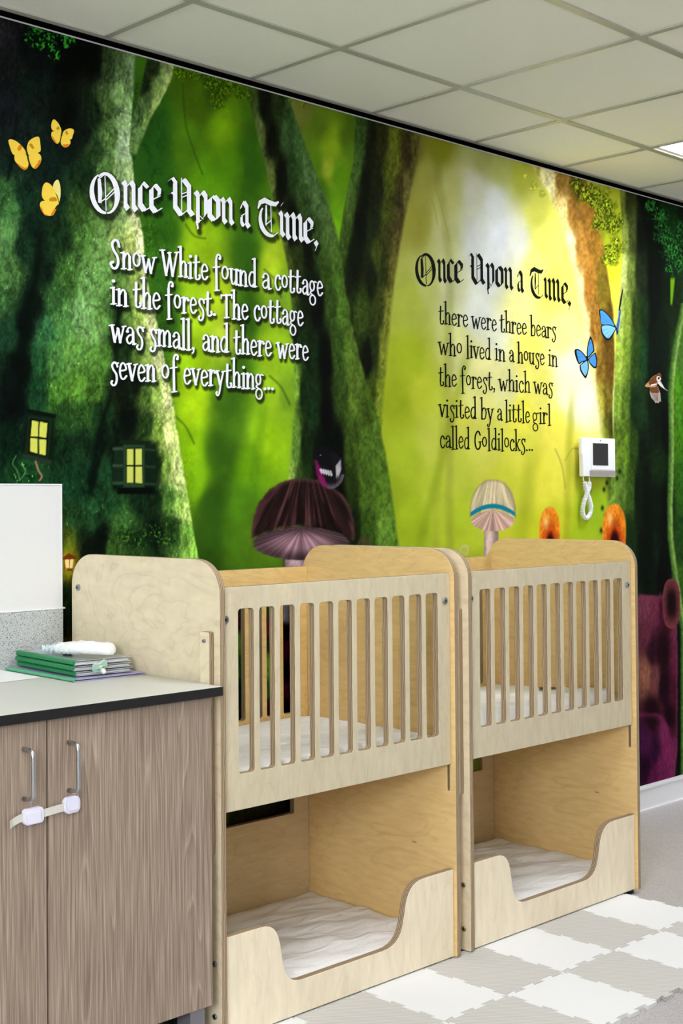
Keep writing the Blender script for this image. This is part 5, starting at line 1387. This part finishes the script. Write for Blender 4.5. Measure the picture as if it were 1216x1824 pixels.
print_obj('butterfly', [
 (4, q([(690,880),(715,930),(724,1000),(722,1080),(708,1145),(690,1080),(640,1000),(632,960),(650,910)]), 1),
 (0, q([(540,918),(580,920),(630,970),(670,1060),(700,1150),(690,1180),(620,1160),(540,1135),(500,1080),(502,1000),(515,950)]), 1),
 (0, q([(520,1135),(600,1140),(680,1170),(670,1230),(640,1300),(590,1316),(530,1300),(490,1240),(474,1180),(490,1145)]), 1),
 (1, q([(480,1200),(505,1230),(530,1290),(590,1310),(540,1308),(500,1262)]), 1), (1, q([(650,1230),(672,1240),(630,1308),(605,1305)]), 1), (2, q([(585,1115),(610,1095),(665,1095),(680,1135),(640,1140),(595,1138)]), 1),
 (3, q([(655,1225),(680,1190),(690,1200),(665,1235)]), 1)], YM, 'lowest yellow butterfly, wings half folded')
B1 = ink_mat('butterfly_blue', (70, 142, 206), 0.15); B2 = ink_mat('butterfly_dark_rim', (14, 16, 28)); B3 = ink_mat('butterfly_light_blue', (120, 182, 226), 0.1); B4 = ink_mat('butterfly_deep_blue', (44, 90, 170), 0.1)
BM = [B1, B2, B3, B4]
q = lambda p: zc(p, 1000, 500, 5.63)
def veins(root, ends, w=5):
    out = []
    for e in ends:
        dx, dy = e[0]-root[0], e[1]-root[1]; l = math.hypot(dx, dy); nx, ny = -dy/l*w/2, dx/l*w/2
        out.append((1, q([(root[0]+0.25*dx, root[1]+0.25*dy), (e[0]+nx*.5, e[1]+ny*.5), (e[0]-nx*.5, e[1]-ny*.5)]), 0))
    return out
print_obj('butterfly', [
 (1, q([(373,292),(420,300),(480,360),(525,430),(540,465),(500,450),(400,440),(382,380)]), 1), (0, q([(384,302),(420,312),(475,368),(518,436),(520,452),(450,442),(395,430),(388,370)]), 1),
 (1, q([(395,450),(470,440),(540,470),(525,520),(480,590),(440,592),(400,540),(388,480)]), 1), (2, q([(405,455),(470,450),(532,475),(515,515),(474,572),(446,572),(412,530),(400,485)]), 1)]
 + veins((530,462), [(390,330),(395,370),(400,410),(408,500),(425,545),(455,575)]) + [
 (1, q([(612,82),(604,150),(590,240),(575,300),(566,290),(580,200),(598,110)]), 1), (3, q([(588,288),(580,380),(566,480),(556,542),(540,520),(545,450),(562,370),(575,300)]), 1), (1, q([(535,470),(546,465),(562,535),(554,540)]), 0)], BM, 'blue butterfly seen side-on by the green trunk')
print_obj('butterfly', [
 (1, q([(125,700),(160,685),(205,715),(240,760),(250,800),(200,820),(170,838),(140,780)]), 1), (0, q([(145,706),(165,700),(200,725),(235,772),(238,795),(190,812),(172,822),(158,775)]), 1),
 (1, q([(248,760),(250,680),(270,590),(288,560),(312,620),(325,700),(305,730),(262,775)]), 1), (0, q([(256,745),(258,690),(275,610),(288,590),(302,635),(312,695),(298,718),(264,758)]), 1),
 (1, q([(185,840),(235,800),(260,800),(268,880),(245,970),(225,972),(185,910),(175,860)]), 1), (2, q([(192,845),(235,812),(252,812),(258,880),(240,945),(226,948),(196,900),(188,865)]), 1),
 (1, q([(265,780),(310,735),(335,725),(352,800),(348,865),(325,880),(290,850),(268,815)]), 1), (0, q([(272,785),(312,745),(328,740),(340,800),(338,852),(324,862),(296,838),(276,812)]), 1),
 (1, q([(238,755),(258,755),(266,800),(248,810)]), 0)]+veins((250,785), [(150,720),(160,760),(175,810),(205,880),(235,935),(285,610),(300,660),(330,760),(335,830)], 4), BM, 'blue butterfly in front of the bright glade')
R1 = ink_mat('sparrow_brown', (112, 66, 32), 0.2); R2 = ink_mat('sparrow_white', (228, 222, 220)); R3 = ink_mat('sparrow_dark', (24, 18, 18)); R4 = ink_mat('sparrow_tan', (182, 142, 100)); R5 = ink_mat('sparrow_grey_wing', (176, 158, 150))
print_obj('sparrow', [
 (5-1, q([(950,1020),(985,1000),(1030,1080),(1075,1112),(1032,1092),(990,1062)]), 0), (1, q([(955,1020),(980,1008),(1035,1090),(985,1058)]), 0),
 (4, q([(880,1070),(960,1060),(985,1130),(992,1215),(975,1210),(968,1228),(950,1222),(938,1228),(918,1200),(895,1175),(880,1130)]), 0),
 (0, q([(880,1068),(950,1058),(970,1120),(925,1125),(890,1120)]), 1), (3, q([(832,1050),(870,1010),(900,970),(945,945),(985,960),(960,1020),(940,1065),(880,1068),(845,1066)]), 1),
 (0, q([(868,1020),(905,970),(950,948),(955,990),(940,1040),(890,1052)]), 1), (0, q([(945,950),(965,925),(985,930),(995,960),(970,970)]), 1),
 (1, q([(948,965),(975,960),(992,985),(970,1010),(950,1000)]), 1), (2, q([(962,970),(978,968),(976,988),(960,990)]), 1), (2, q([(985,965),(1002,968),(988,978)]), 0), (1, q([(890,1042),(945,1030),(945,1042),(890,1058)]), 0)]
 +[(2, q([(905+13*k,1120),(908+13*k,1120),(925+16*k-2*k*k,1205),(922+16*k-2*k*k,1205)]), 0) for k in range(5)], [R1, R2, R3, R4, R5], 'small brown sparrow in flight')
